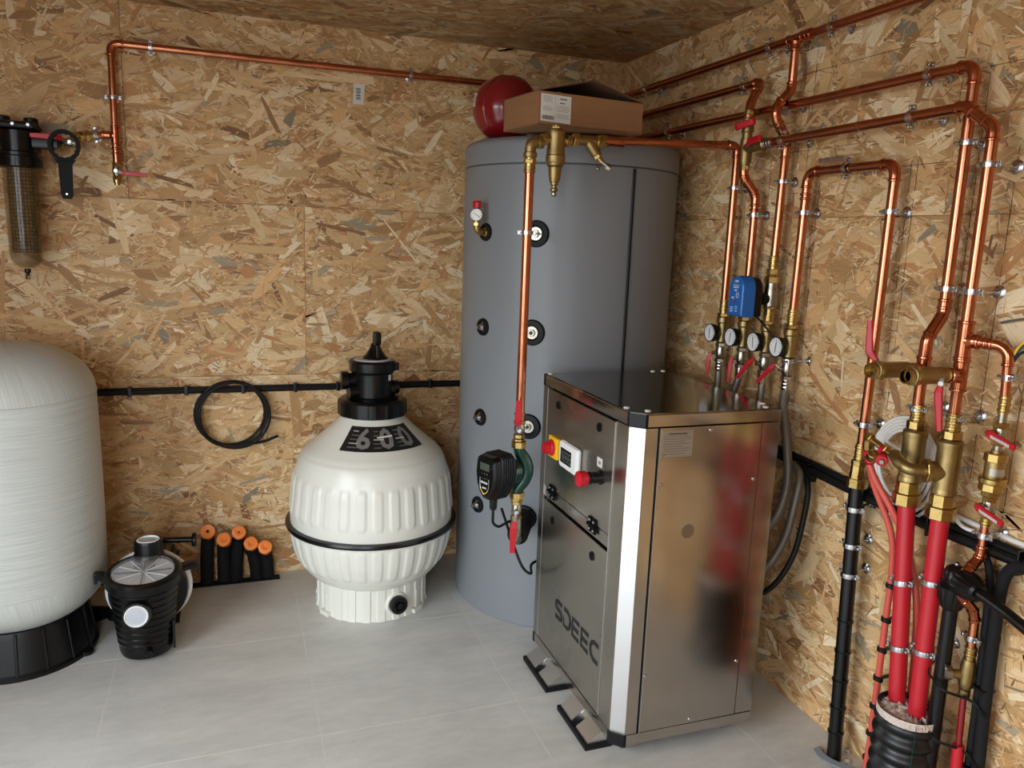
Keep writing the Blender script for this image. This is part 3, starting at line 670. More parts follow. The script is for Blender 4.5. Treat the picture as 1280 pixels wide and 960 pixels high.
    obj('power_cable', MB().tube(smooth([b0, b0-up*.05, b0+V((.02,0,-.064)), V((DX+.02,DY+.05,.50)), V((-.70,-.86,.51))], .03, 6), .0045, 10), 'rubber', t)
pump()
# stub from the lower valve into the bottom right port of the tank
pc, pd = PORT[('r',.432)]
t = thing('pipe_stub', (DX,DY,.43), 'grey elbow with black insulation joining the lower pump valve to the tank port', 'pipe')
obj('elbow', MB().tube(smooth([V((DX,DY,.52)), V((DX,DY,.437)), pc+V((0,0,.0))], .03, 7), .0195, 18), 'nickel', t)
q = (pc-V((DX,DY,.437))).normalized()
obj('insulation', MB().lathe(V((DX,DY,.437))+q*.055, q, [(.030,0),(.036,.008),(.036,.10),(.034,.20)], 24), 'foam', t)
tag(obj('cable', MB().tube(catmull([(DX,-.80,.50),(DX+.0,-.93,.42),(DX+.02,-.97,.355),(DX+.06,-.95,.318),(-.69,-.86,.31),(-.62,-.82,.31)], 6), .0048, 10), 'rubber'), 'thin black cable curving from the pump stub to behind the steel cabinet', 'cable')
# ------------------------------------------------------------------ white sand filter
FX, FYY = -1.160, -.335
def sand_filter():
    t = thing('sand_filter', (FX,FYY,0), 'cream white bulging pool sand filter with black valve on top, left of the grey tank', 'filter')
    o = V((FX,FYY,0))
    prof = [(.205,.120),(.235,.138),(.258,.165),(.278,.198),(.295,.240),(.305,.285),(.309,.318),(.309,.328),(.309,.342),(.309,.356),(.3095,.372),(.3095,.388),(.3085,.405),(.306,.430),(.302,.460),(.298,.505),(.290,.545),(.278,.582),(.270,.600),(.2670,.605),(.2630,.608),(.250,.624),(.205,.662),(.162,.700),(.135,.726),(.122,.740),(.114,.748),(.110,.765)]
    # dense profile for the pressed ribs
    D = []
    for (r0,h0),(r1,h1) in zip(prof[:-1], prof[1:]):
        k = max(1, int(math.hypot(r1-r0,h1-h0)/.008))
        D += [(r0+(r1-r0)*i/k, h0+(h1-h0)*i/k) for i in range(k)]
    D.append(prof[-1]); N = 32*12; R = []
    for r, h in D:
        ring = []
        for k in range(N):
            a = 2*PI*k/N; ph = ((k/12) % 1)-.5; q = 0
            for z0, z1 in ((.185,.315),(.392,.535)):
                if z0-.02 < h < z1+.02:
                    ex = max(0, z0+.012-h, h-(z1-.012))/.014; qq = math.hypot(ph/.30, ex)
                    q = max(q, 1-min(1, max(0, (qq-.80)/.2))**1.5 if qq < 1 else 0)
            rr = r+.0042*q; ring.append(o+V((math.cos(a)*rr, math.sin(a)*rr, h)))
        R.append(ring)
    mb = MB(); mb.rings(R); obj('vessel', mb, 'filter_white', t, sharp=60)
    obj('clamp_band', MB().lathe(o+V((0,0,.334)), up, [(.306,-.016),(.3175,-.013),(.3205,-.004),(.3175,.0)], 96), 'filter_white', t)
    obj('black_band', MB().lathe(o+V((0,0,.338)), up, [(.310,-.010),(.3255,-.008),(.328,0),(.3255,.008),(.310,.010)], 96), 'black', t)
    # skirt with vertical flutes and four feet
    mb = MB(); R = []; n = 384
    for h in (0,.004,.02,.135,.15):
        ring = []
        for k in range(n):
            a = 2*PI*k/n; f = .5+.5*math.cos(a*24); f = 1 if f > .5 else 0
            r = .2085+.0042*f+(.004 if h < .01 else 0)-(.010 if h > .14 else 0); ring.append(o+V((math.cos(a)*r, math.sin(a)*r, h)))
        R.append(ring)
    mb.rings(R); obj('skirt', mb, 'filter_white', t, sharp=30)
    for az in (-62,42,150,240):
        a = math.radians(az); d = V((math.sin(a),-math.cos(a),0)); e = V((math.cos(a),math.sin(a),0)); c = o+d*.212
        obj('foot', MB().box(c+up*.009, (.05,.03,.018), .002, Matrix((e,d,up)).transposed()).box(c+up*.05+d*-.004, (.004,.018,.07), .0005, Matrix((e,d,up)).transposed()), 'filter_white', t)
    a = math.radians(16); d = V((math.sin(a),-math.cos(a),0)); c = o+d*.205+up*.062
    obj('drain_boss', MB().lathe(c, d, [(.046,0),(.044,.008),(.040,.012)], 28), 'filter_white', t)
    dp = obj('drain_plug', MB().lathe(c+d*.010, d, [(.0335,0),(.0345,.004),(.0345,.022),(.032,.026),(.020,.026),(.018,.018)], 28), 'black', t)
    obj('plug_grip', MB().lathe(c+d*.028, d, [(.014,0),(.013,.012),(.008,.014)], 8).box(c+d*.036, (.026,.006,.006), .001), 'black', dp)
    # label wrapped on the cone
    def cone(az, s_, e=.001):                                       # s_ 0 top .. 1 bottom, az in radians
        r = .128+(.222-.128)*s_; h = .735-.085*s_ ; k = [(.120,.742),(.135,.726),(.162,.700),(.205,.662),(.250,.624)]
        for (r0,h0),(r1,h1) in zip(k[:-1],k[1:]):
            if r0 <= r <= r1: h = h0+(h1-h0)*(r-r0)/(r1-r0)
        return o+V((math.sin(az)*(r+e), -math.cos(az)*(r+e), h+e))
    mb = MB(); A0, A1 = math.radians(-43), math.radians(50); G = []
    for i in range(25):
        G.append([cone(A0+(A1-A0)*i/24, .04+.86*j/6, .0012) for j in range(7)])
    vs = [[mb.b.verts.new(p) for p in g] for g in G]
    for i in range(24):
        for j in range(6): mb.b.faces.new((vs[i][j], vs[i+1][j], vs[i+1][j+1], vs[i][j+1]))
    obj('label_sticker', mb, 'logo', t, label='black fan-shaped sticker reading 600')
    for k, ch in enumerate('600'):
        az = math.radians((-20, 7, 33)[k])
        textmesh(ch, .105, lambda a, b, az=az: cone(az+a/.178, .50-b/.110, .0026), 'printed_digit', 'grey_ink', t, bold=.003)
    rr = random.Random(3)
    for a0 in (-36,-8,19):
        for j in range(5):
            fn = lambda u, v, a0=a0, j=j: cone(math.radians(a0)+u/.22, .22+j*.14-v/.115, .0030)
            scribble(fn, 0, rr.uniform(.022,.05), 0, .0035, V((0,0,1)), t, 'paper' if (j+a0) % 3 == 0 else 'grey_ink', 'label_print', j)
    fn = lambda u, v: cone(math.radians(-4)+u/.2, .42-v/.115, .0032); mb = MB(); mb.prism([fn(x, y) for x, y in ((0,-.003),(.03,-.001),(.068,.002),(.068,.008),(.03,.006),(0,.003))], V((0,0,.0003))); obj('white_bar', mb, 'paper', t)
    # six-way valve
    v = thing('multiport_valve', (FX,FYY,.70), 'black six-way valve with ribbed collar and handle on top of the white sand filter', 'valve')
    o2 = V((FX,FYY,0)); R = []
    for h, r in ((.750,.118),(.754,.126),(.806,.126),(.815,.118),(.820,.095)):
        R.append([o2+V((math.cos(2*PI*k/96)*(r+(.0035 if (k//4) % 2 and .752 < h < .81 else 0)), math.sin(2*PI*k/96)*(r+(.0035 if (k//4) % 2 and .752 < h < .81 else 0)), h)) for k in range(96)])
    obj('collar', MB().rings(R), 'black', v, sharp=25)
    obj('body', MB().lathe(o2+up*.812, up, [(.094,0),(.086,.006),(.075,.012),(.075,.095),(.080,.103),(.086,.108),(.088,.120),(.088,.140),(.082,.148),(.0,.150)], 48), 'black', v)
    obj('dial_disc', MB().lathe(o2+up*.960, up, [(.070,0),(.068,.004),(.0,.005)], 32), 'basket', v, label='pale grey dial under the handle')
    obj('port', MB().cyl(o2+V((-.02,0,.885)), o2+V((-.105,-.01,.885)), .026, 20).lathe(o2+V((-.092,-.01,.885)), (-1,0,0), [(.030,0),(.033,.002),(.033,.026),(.028,.028)], 22), 'black', v)
    obj('port', MB().cyl(o2+V((-.02,-.02,.845)), o2+V((-.095,-.03,.843)), .028, 20), 'black', v)
    obj('port', MB().cyl(o2+V((.02,0,.85)), o2+V((.098,.01,.85)), .026, 20).lathe(o2+V((.05,-.01,.85)), (1,0,0), [(.031,0),(.031,.03)], 20), 'black', v)
    obj('cover_lug', MB().box(o2+V((-.075,-.04,.938)), (.03,.03,.03), .004).box(o2+V((.078,-.03,.938)), (.03,.03,.03), .004), 'black', v)
    obj('emblem', MB().tube([o2+V((x,-.0765,.85+z)) for x, z in ((-.004,-.014),(.012,-.012),(.005,.010))], .0012, 6, closed=True), 'black_matt', v)
    h = [(0,.965),(.045,.967),(.040,.972),(.030,.985),(.022,1.000),(.018,1.015)]
    obj('handle', MB().lathe(o2+V((.010,0,.962)), up, [(.052,0),(.048,.006),(.036,.018),(.024,.036),(.017,.052),(.015,.06)], 10).box(o2+V((.014,-.010,1.040)), (.030,.036,.052), .008, Matrix.Rotation(.12,3,'X')).box(o2+V((.012,-.004,.995)), (.014,.085,.05), .004), 'black', v)
    for dx, z, hh in ((.056,.900,.028),(.052,.842,.018)): obj('white_sticker', MB().box(o2+V((dx,-.050,z)), (.016,.001,hh), 0, Matrix.Rotation(math.radians(48),3,'Z')), 'paper', v)
sand_filter()
# ------------------------------------------------------------------ resin softener vessel, bottom left
SX, SY = -2.345, -.415
def softener():
    t = thing('pressure_vessel', (SX,SY,0), 'tall off-white fibreglass pressure vessel on a black base at the left edge', 'vessel')
    o = V((SX,SY,0)); RV = .262; prof = [(0,.105)]
    for k in range(1,13):
        a = PI/2*k/12; prof.append((RV*math.sin(a), .105+.17*(1-math.cos(a))))
    prof += [(RV+.002,.34),(RV+.003,.5),(RV+.002,.7),(RV,.885)]
    for k in range(1,15):
        a = PI/2*k/14; prof.append((RV*math.cos(a)**.85, .885+.165*math.sin(a)))
    prof[-1] = (.001, 1.05)
    n = 96; mb = MB(); vs = [[mb.b.verts.new(o+V((math.cos(2*PI*k/n)*max(r,.001), math.sin(2*PI*k/n)*max(r,.001), h))) for k in range(n)] for r, h in prof]
    ul = mb.b.loops.layers.uv.new('wind'); hs = [0]
    for i in range(1,len(prof)): hs.append(hs[-1]+math.hypot(prof[i][0]-prof[i-1][0], prof[i][1]-prof[i-1][1]))
    for i in range(len(vs)-1):
        dome = prof[i][1] >= .884 or prof[i][1] < .27
        for k in range(n):
            f = mb.b.faces.new((vs[i][k], vs[i][(k+1)%n], vs[i+1][(k+1)%n], vs[i+1][k]))
            for l, (kk, ii) in zip(f.loops, ((k,i),(k+1,i),(k+1,i+1),(k,i+1))):
                u = kk/n*1.65; v = hs[ii]
                l[ul].uv = (v*.9+u*.3, u*1.5+v*.25) if dome else (u, v)
    obj('shell', mb, 'fibre', t, sharp=70)
    obj('winding_edge', MB().lathe(o+up*.882, up, [(RV-.003,-.003),(RV+.0015,-.002),(RV+.0025,.0),(RV-.001,.004)], 96), 'fibre', t)
    obj('base', MB().lathe(o, up, [(.222,0),(.222,.012),(.214,.02),(.196,.13),(.190,.150),(.178,.150)], 40), 'black_matt', t, sharp=30)
    for k in range(16):
        a = 2*PI*(k+.3)/16; d = V((math.cos(a),math.sin(a),0)); e = V((-d.y,d.x,0)); p0 = o+d*.214+up*.015; p1 = o+d*.196+up*.148
        obj('rib', MB().strap([p0, p1], e, .008, .010), 'black', t)
    a = math.radians(66); d = V((math.sin(a),-math.cos(a),0)); obj('foot_tab', MB().disc(o+d*.215, up, .024, .014, 16), 'black_matt', t)
softener()
# ------------------------------------------------------------------ pool pump
def pool_pump():
    px, py = -1.956, -.545
    t = thing('pool_pump', (px,py,0), 'black pool pump with clear basket lid between the white vessel and orange-ended sleeves', 'pump')
    o = V((px,py,0)); R = []; tilt = V((.0,-.10,1)).normalized()
    prof = [(.072,.012),(.079,.016),(.084,.030)]
    for k in range(9):
        z = .06+.022*k; r = .0855+.0022*k; prof += [(r,z-.008),(r+.0012,z),(r+.0034,z+.004),(r+.0034,z+.007),(r+.001,z+.010)]
    prof += [(.106,.262),(.106,.268)]
    obj('basket_body', MB().lathe(o, up, prof, 40), 'black', t, sharp=28)
    obj('lid_ring', MB().lathe(o+up*.262, tilt, [(.108,0),(.118,.004),(.120,.030),(.112,.038),(.101,.040),(.100,.020)], 48, cap=False), 'black', t)
    oo = o+up*.262
    sides = [(-1, (-.16,.02)), (1, (.162,.04))]
    for s, (dx, dy) in sides:
        e = V((dx,dy,0)).normalized(); obj('lid_wing', MB().strap([oo+e*.108+up*.016, oo+e*.130+up*.020, oo+e*(.146 if s < 0 else .168)+up*.024], V((-e.y,e.x,0)), [.060,.040,.030], .022).box(oo+e*(.146 if s < 0 else .168)+up*.016, (.010,.03,.036), .002), 'black', t)
    obj('lid_window', MB().lathe(oo+tilt*.034, tilt, [(.098,0),(.097,.006),(.085,.012),(.05,.016),(0,.018)], 40), 'clear', t)
    b0 = oo+tilt*.022; u = tilt.cross(V((1,0,0))).normalized(); w = u.cross(tilt)
    bk = obj('basket', MB().lathe(b0, tilt, [(.090,0),(.094,.006),(.094,.009),(.086,.006),(.02,.002),(0,.002)], 36), 'basket', t, label='pale grey strainer basket under the clear lid')
    for k in range(12):
        a = 2*PI*k/12; q = w*math.cos(a)+u*math.sin(a); obj('rib', MB().strap([b0+tilt*.007+q*.012, b0+tilt*.010+q*.088], tilt.cross(q), .0035, .004), 'foam' if k % 3 == 0 else 'white', bk)
    mb = MB()
    for i in range(-6,7):
        for j in range(-4,3):
            if i*i+j*j < 30: mb.box(b0+w*i*.006+u*(j*.006+.035)+tilt*.008, (.0026,.0026,.002))
    obj('mesh_grid', mb, 'foam', bk)
    f = V((-.06,-.99,.06)).normalized(); c = o+V((-.012,-.098,.190))
    obj('suction_port', MB().lathe(c, f, [(.046,0),(.046,.014),(.042,.022),(.036,.022),(.036,.012)], 32), 'black', t)
    obj('port_cap', MB().lathe(c+f*.012, f, [(.036,0),(.036,.014),(.033,.016),(.030,.012),(.0,.012)], 32), 'white', t, label='white transport cap')
    obj('cap_face', MB().lathe(c+f*.0245, f, [(.0295,0),(.0,.0015)], 32), 'lens_white', t)
    c2 = V((px+.008,-.435,.285)); obj('outlet_port', MB().lathe(c2, up, [(.060,0),(.050,.02),(.046,.03),(.046,.070),(.043,.076),(.038,.076),(.038,.066)], 32), 'black', t)
    obj('port_cap', MB().lathe(c2+up*.064, up, [(.037,0),(.037,.012),(.033,.014),(.031,.008),(0,.008)], 28), 'white', t)
    obj('cap_face', MB().lathe(c2+up*.0725, up, [(.0305,0),(.0,.0015)], 28), 'lens_white', t)
    c3 = V((px,-.40,.168)); y = V((0,1,0))
    obj('seal_plate', MB().lathe(c3, y, [(.06,-.06),(.124,-.045),(.128,-.03),(.128,0)], 48), 'black', t)
    obj('gasket_rim', MB().lathe(c3, y, [(.128,0),(.141,.002),(.142,.010),(.128,.012)], 56), 'white', t, label='white rim of the pump flange')
    obj('motor', MB().lathe(c3+y*.012, y, [(.124,0),(.128,.01),(.090,.03),(.082,.05),(.082,.25),(.075,.262),(.0,.266)], 40), 'black', t)
    mb = MB()
    for k in range(18):
        a = 2*PI*k/18; d = V((math.cos(a),0,math.sin(a))); mb.box(c3+y*.155+d*.086, (.012,.18,.003), 0, Matrix((d,y,d.cross(y))).transposed())
    obj('motor_fin', mb, 'black', t)
    obj('foot', MB().bx(px-.09,px+.09,-.36,-.20,0,.014,.002).bx(px-.05,px+.05,-.36,-.20,.014,.075).bx(px-.035,px+.035,-.46,-.36,0.004,.030,.004), 'black', t)
    obj('drain_plug', MB().cyl(o+V((.015,-.075,.055)), o+V((.016,-.105,.050)), .010, 12).hex(o+V((.016,-.100,.051)), o+V((.0165,-.112,.049)), .013), 'black', t)
    obj('bracket', MB().box(o+V((.088,-.03,.075)), (.006,.03,.10), .001), 'black', t)
    p = thing('pipe_stub', (-1.80,-.36,.25), 'black pipe stub with flanged end pointing right from behind the pool pump', 'pipe')
    obj('tube', MB().cyl((-1.945,-.33,.315), (-1.80,-.33,.305), .0105, 14), 'black', p); obj('flange', MB().disc((-1.815,-.33,.306), (1,0,-.06), .026, .016, 18), 'black', p)
pool_pump()
p = thing('flanged_pipe', (-2.02,-.30,.02), 'black pipe lying on the floor between the white vessel base and the pool pump', 'pipe')
obj('pipe', MB().cyl((-2.17,-.27,.045), (-2.015,-.33,.047), .018, 16).cyl((-2.15,-.28,.024), (-2.10,-.30,.046), .02), 'black_matt', p); obj('flange', MB().disc((-2.10,-.297,.0455), (.93,-.36,0), .034, .03, 18), 'black', p)
# ------------------------------------------------------------------ five sleeves with orange taped ends
names = ['tallest black foam sleeve with orange taped end, leftmost of the five', 'second black foam sleeve from the left, orange end slightly lower', 'middle black foam sleeve with small dark dot in its orange end', 'fourth black foam sleeve from the left, tape striped across', 'lowest black foam sleeve with orange taped end, rightmost of the five']
tops = [(-1.772,.238,.055),(-1.713,.203,.065),(-1.655,.222,.050),(-1.610,.180,.075),(-1.556,.163,.085)]
feet = [-1.780,-1.715,-1.668,-1.590,-1.545]
rr = random.Random(8)
for i, ((x, z, yo), fx) in enumerate(zip(tops, feet)):
    y0 = -.034; P = catmull([(fx,y0,-.055),(fx,y0-.002,.04),((fx+x)/2,y0-.006,z*.6),(x,-yo*.7,z-.045),(x+.002,-yo-.012,z-.008)], 6)
    t = thing('pipe_sleeve', (fx,y0,0), names[i], 'sleeve', 'taped pipe sleeves along the back wall')
    obj('tube', MB().tube(P, .0255, 18), 'foam', t)
    d = (P[-1]-P[-3]).normalized(); d = (d+V((-.15,-.9,.2))).normalized(); e = P[-1]
    m_ = MB(); m_.lathe(e-d*.016, d, [(.0262,0),(.0285,.004),(.0292,.020),(.0262,.028),(.015,.030 if i != 0 else .026),(.006,.024),(.002,.020)], 14, phase=rr.random())
    for v_ in m_.b.verts: v_.co += V((rr.uniform(-1,1),rr.uniform(-1,1),rr.uniform(-1,1)))*.0013
    obj('tape_end', m_, 'orange', t, sharp=25)
    if i in (0, 2): obj('core_hole', MB().disc(e+d*.0115, d, .006 if i == 0 else .003, .003, 10), 'black_matt', t)
tag(obj('sleeve_trim', MB().bx(SLOT[0]-.01,SLOT[1]+.01,SLOT[2]-.030,SLOT[2]+.012,-.05,.004), 'foam'), 'dark strip edging the floor slot under the orange-capped sleeves', 'strip')
# ------------------------------------------------------------------ black cable coil and cable run on the back wall
r1 = thing('cable_run', (-1.5,-.02,.78), 'pair of black cables clipped straight along the back wall behind the sand filter', 'cable')
for k, (dz, dy) in enumerate(((.006,-.014),(-.007,-.012),(0,-.024))):
    obj('cable', MB().cyl((-2.9,dy,.802+dz), (-.62,dy,.796+dz), .0075, 10), 'rubber', r1)
for x in (-2.62,-2.03,-1.83,-1.62,-1.42,-1.25,-1.02,-.86):
    obj('cable_clip', MB().bx(x-.008,x+.008,-.035,-.001,.782,.818,.003), 'black', r1)
cc = V((-1.668,-.032,.700)); P = []
for k in range(3*36+10):
    a = 2*PI*k/36+PI*.5; rad = .126+.006*math.sin(k*.21)+.004*(k//36); P.append(cc+V((math.cos(a)*rad*(1.03 if k < 60 else .98)+.004*(k//36), -.010*(k//36)+.003*math.sin(k*.3), math.sin(a)*rad)))
P = P[:3*36+18]; tail = [V((-1.60,-.055,.582)), V((-1.545,-.05,.588)), V((-1.492,-.045,.607))]
t = thing('cable_coil', (-1.668,-.03,.57), 'coil of black cable hung on the wall cable run, its loose end pointing right', 'cable')
obj('coil', MB().tube(P, .0055, 10), 'rubber', t)
P2 = [cc+V((math.cos(a)*.120-.006, -.025, math.sin(a)*.124)) for a in [math.radians(95+5*k) for k in range(0,37)]]
obj('loose_end', MB().tube(catmull(P2[::6]+tail, 6), .0055, 10), 'rubber', t)
# ------------------------------------------------------------------ water filter, wrench and copper on the left of the back wall
def water_filter():
    wx, wy = -2.318, -.105
    t = thing('water_filter', (wx,wy,1.265), 'wall-hung water filter with smoky see-through bowl and black head at the left edge', 'filter')
    o = V((wx,wy,0))
    obj('head', MB().lathe(o+up*1.600, up, [(.058,0),(.066,.004),(.066,.036),(.062,.040),(.062,.050),(.054,.054),(.054,.120),(.046,.127),(0,.129)], 36).bx(wx-.125,wx+.125,wy-.028,wy+.028,1.668,1.702,.006).bx(wx-.05,wx+.05,wy+.03,-.004,1.66,1.72,.004), 'black', t)
    mb = MB()
    for k in range(24):
        a = 2*PI*k/24; mb.box(o+V((math.cos(a)*.0665,math.sin(a)*.0665,1.617)), (.004,.006,.026), 0, Matrix.Rotation(a,3,'Z'))
    obj('grip_rib', mb, 'black', t)
    obj('bracket', MB().strap([(wx-.062,-.006,1.735),(wx-.062,-.07,1.742),(wx-.03,-.135,1.738)], (1,0,0), .03, .005).box((wx,-.10,1.738), (.125,.12,.024), .010).lathe((wx-.04,-.10,1.735), up, [(.022,0),(.022,.030),(.016,.034)], 16).lathe((wx+.042,-.10,1.735), up, [(.022,0),(.022,.028),(.016,.032)], 16), 'black_matt', t)
    for dx in (-.045,0,.045): obj('screw', MB().disc((wx+dx,-.162,1.738), (0,-1,0), .006, .004, 10), 'zinc', t)
    obj('bowl', MB().lathe(o+up*1.262, up, [(0,0),(.020,.002),(.038,.012),(.048,.030),(.051,.050),(.0535,.335),(.0535,.345),(.0505,.345),(.0505,.335),(.048,.052),(.045,.034),(.036,.018),(.020,.008),(0,.006)], 40, cap=False), 'bowl', t)
    n = 32; mb = MB(); ul = mb.b.loops.layers.uv.new('wind'); vs = [[mb.b.verts.new(o+V((math.cos(2*PI*k/n)*.040, math.sin(2*PI*k/n)*.040, z))) for k in range(n)] for z in (1.318,1.46,1.600)]
    for i in range(2):
        for k in range(n):
            f = mb.b.faces.new((vs[i][k], vs[i][(k+1)%n], vs[i+1][(k+1)%n], vs[i+1][k]))
            for l, (kk, ii) in zip(f.loops, ((k,i),(k+1,i),(k+1,i+1),(k,i+1))): l[ul].uv = (kk*2*PI*.043/n, .141*ii)
    mb.b.faces.new(vs[0][::-1]); mb.b.faces.new(vs[-1]); obj('cartridge', mb, 'cartridge', t)
    obj('drain_nipple', MB().lathe(o+up*1.262, -up, [(.010,0),(.010,.012),(.006,.016),(.006,.026)], 14), 'black', t)
    obj('air_screw', MB().hex(o+V((.0,0,1.240)), o+V((0,0,1.226)), .009), 'nickel', t)
    ball_valve('ball_valve', 'ball valve with horizontal red lever, right of the wall water filter', (-2.165,wy+.03,1.697), (1,0,0), (0,-1,0), [(-2.185,-.118,1.706),(-2.20,-.127,1.708),(-2.285,-.135,1.708)], (0,0,1), w=.020)
    ball_valve('ball_valve', 'ball valve whose red lever is cut by the left photo edge', (-2.475,wy+.03,1.697), (1,0,0), (0,-1,0), [(-2.455,-.118,1.706),(-2.44,-.127,1.708),(-2.385,-.14,1.708)], (0,0,1), w=.020)
    obj('inlet', MB().cyl((wx+.10,wy,1.690), (-2.195,wy+.03,1.697), .016, 16), 'black', t)
    # wrench hanging on the valve stem
    w_ = thing('filter_wrench', (-2.178,-.150,1.44), 'black ring wrench hanging from the red-levered valve beside the water filter', 'wrench')
    c = V((-2.174,-.152,1.680)); P = []
    mb = MB(); ri, ro, th, n = .0370, .0490, .012, 40
    R = [[c+V((math.cos(2*PI*k/n)*r*1.0, dy, math.sin(2*PI*k/n)*r*1.08)) for k in range(n)] for r, dy in ((ri,0),(ro,0),(ro,th),(ri,th))]
    mb.rings(R, closed=True); obj('ring', mb, 'wrench', w_)
    obj('shaft', MB().prism([c+V(p) for p in ((-.034,0,-.044),(-.021,0,-.062),(-.018,0,-.165),(-.012,0,-.176),(.012,0,-.176),(.018,0,-.165),(.021,0,-.062),(.034,0,-.044),(0,0,-.052))], (0,th,0)), 'wrench', w_, sharp=20)
    mb = MB()
    for k in range(14):
        a = 2*PI*k/14; mb.box(c+V((math.cos(a)*.0365,th/2,math.sin(a)*.0395)), (.004,th,.005), 0, Matrix.Rotation(-a,3,'Y'))
    obj('tooth', mb, 'wrench', w_)
    obj('hole_rim', MB().disc(c+V((0,-.001,-.160)), (0,-1,0), .0035, .0015, 10), 'zinc', w_)
water_filter()
t = pipe_run('copper_pipe', 'copper pipe rising from the left drain tee, then along the back wall to the vessel', [(-2.028,-.042,1.635), (-2.028,-.042,2.045), (-.5,-.042,2.045)], r=.0128, R=.026)
tee(t, (-2.028,-.042,1.735), (0,0,1), (-1,0,0), .0128)
obj('pipe', MB().cyl((-2.06,-.042,1.735), (-2.125,-.060,1.722), .0128, 18), 'copper', t)
mb = MB(); beads(mb, (-2.028,-.042,1.690), up, .0128); beads(mb, (-2.028,-.042,1.672), up, .0128); obj('press_end', mb, 'copper_fit', t)
q = thing('brass_union', (-2.13,-.065,1.705), 'brass union joining the copper tee to the valve beside the wall water filter', 'fitting')
X = V((-1,-.22,-.15)).normalized(); c = V((-2.10,-.052,1.728)); obj('nut', MB().hex(c+X*.008, c+X*.022, .020).hex(c+X*.030, c+X*.042, .018), 'brass', q); obj('body', MB().cyl(c-X*.004, c+X*.06, .0145, 18), 'brass', q)
ball_valve('ball_valve', 'small drain valve with red lever pointing right under the left copper tee', (-2.030,-.042,1.612), up, (0,-1,0), [(-2.010,-.072,1.606),(-1.995,-.076,1.604),(-1.925,-.076,1.602)], (0,0,1), L=.030, r=.013, hexr=.015, w=.016)
obj('outlet', MB().lathe((-2.030,-.042,1.583), -up, [(.013,0),(.013,.012),(.010,.014),(.010,.020)], 14), 'brass', [o for o in C.objects if o.name.startswith('ball_valve')][-1])
clamp((-2.088,-.049,1.731), (1,.2,.1), 'pipe clamp on the short copper stub between the left tee and the water filter', wall=(-2.088,0,1.731))
clamp((-2.028,-.042,1.865), up, 'pipe clamp on the left vertical copper riser of the back wall', wall=(-2.028,0,1.865))
clamp((-1.900,-.042,2.045), (1,0,0), 'pipe clamp on the left end of the top copper pipe, back wall', wall=(-1.900,0,2.045))
clamp((-.965,-.042,2.045), (1,0,0), 'pipe clamp above the white wall sticker, on the top copper pipe', wall=(-.965,0,2.045))
t = tag(obj('wall_sticker', MB().box((-1.162,-.0022,1.962), (.042,.0012,.078), 0, Matrix.Rotation(.05,3,'Y')), 'paper'), 'small white barcode sticker on the back wall under the top copper pipe', 'sticker')
mb = MB()
for k in range(7): mb.box((-1.164,-.0031,1.944+k*.0062), (.018 if k != 3 else .012,.0004,.0022 if k % 2 else .0035), 0)
obj('barcode', mb, 'ink', t)
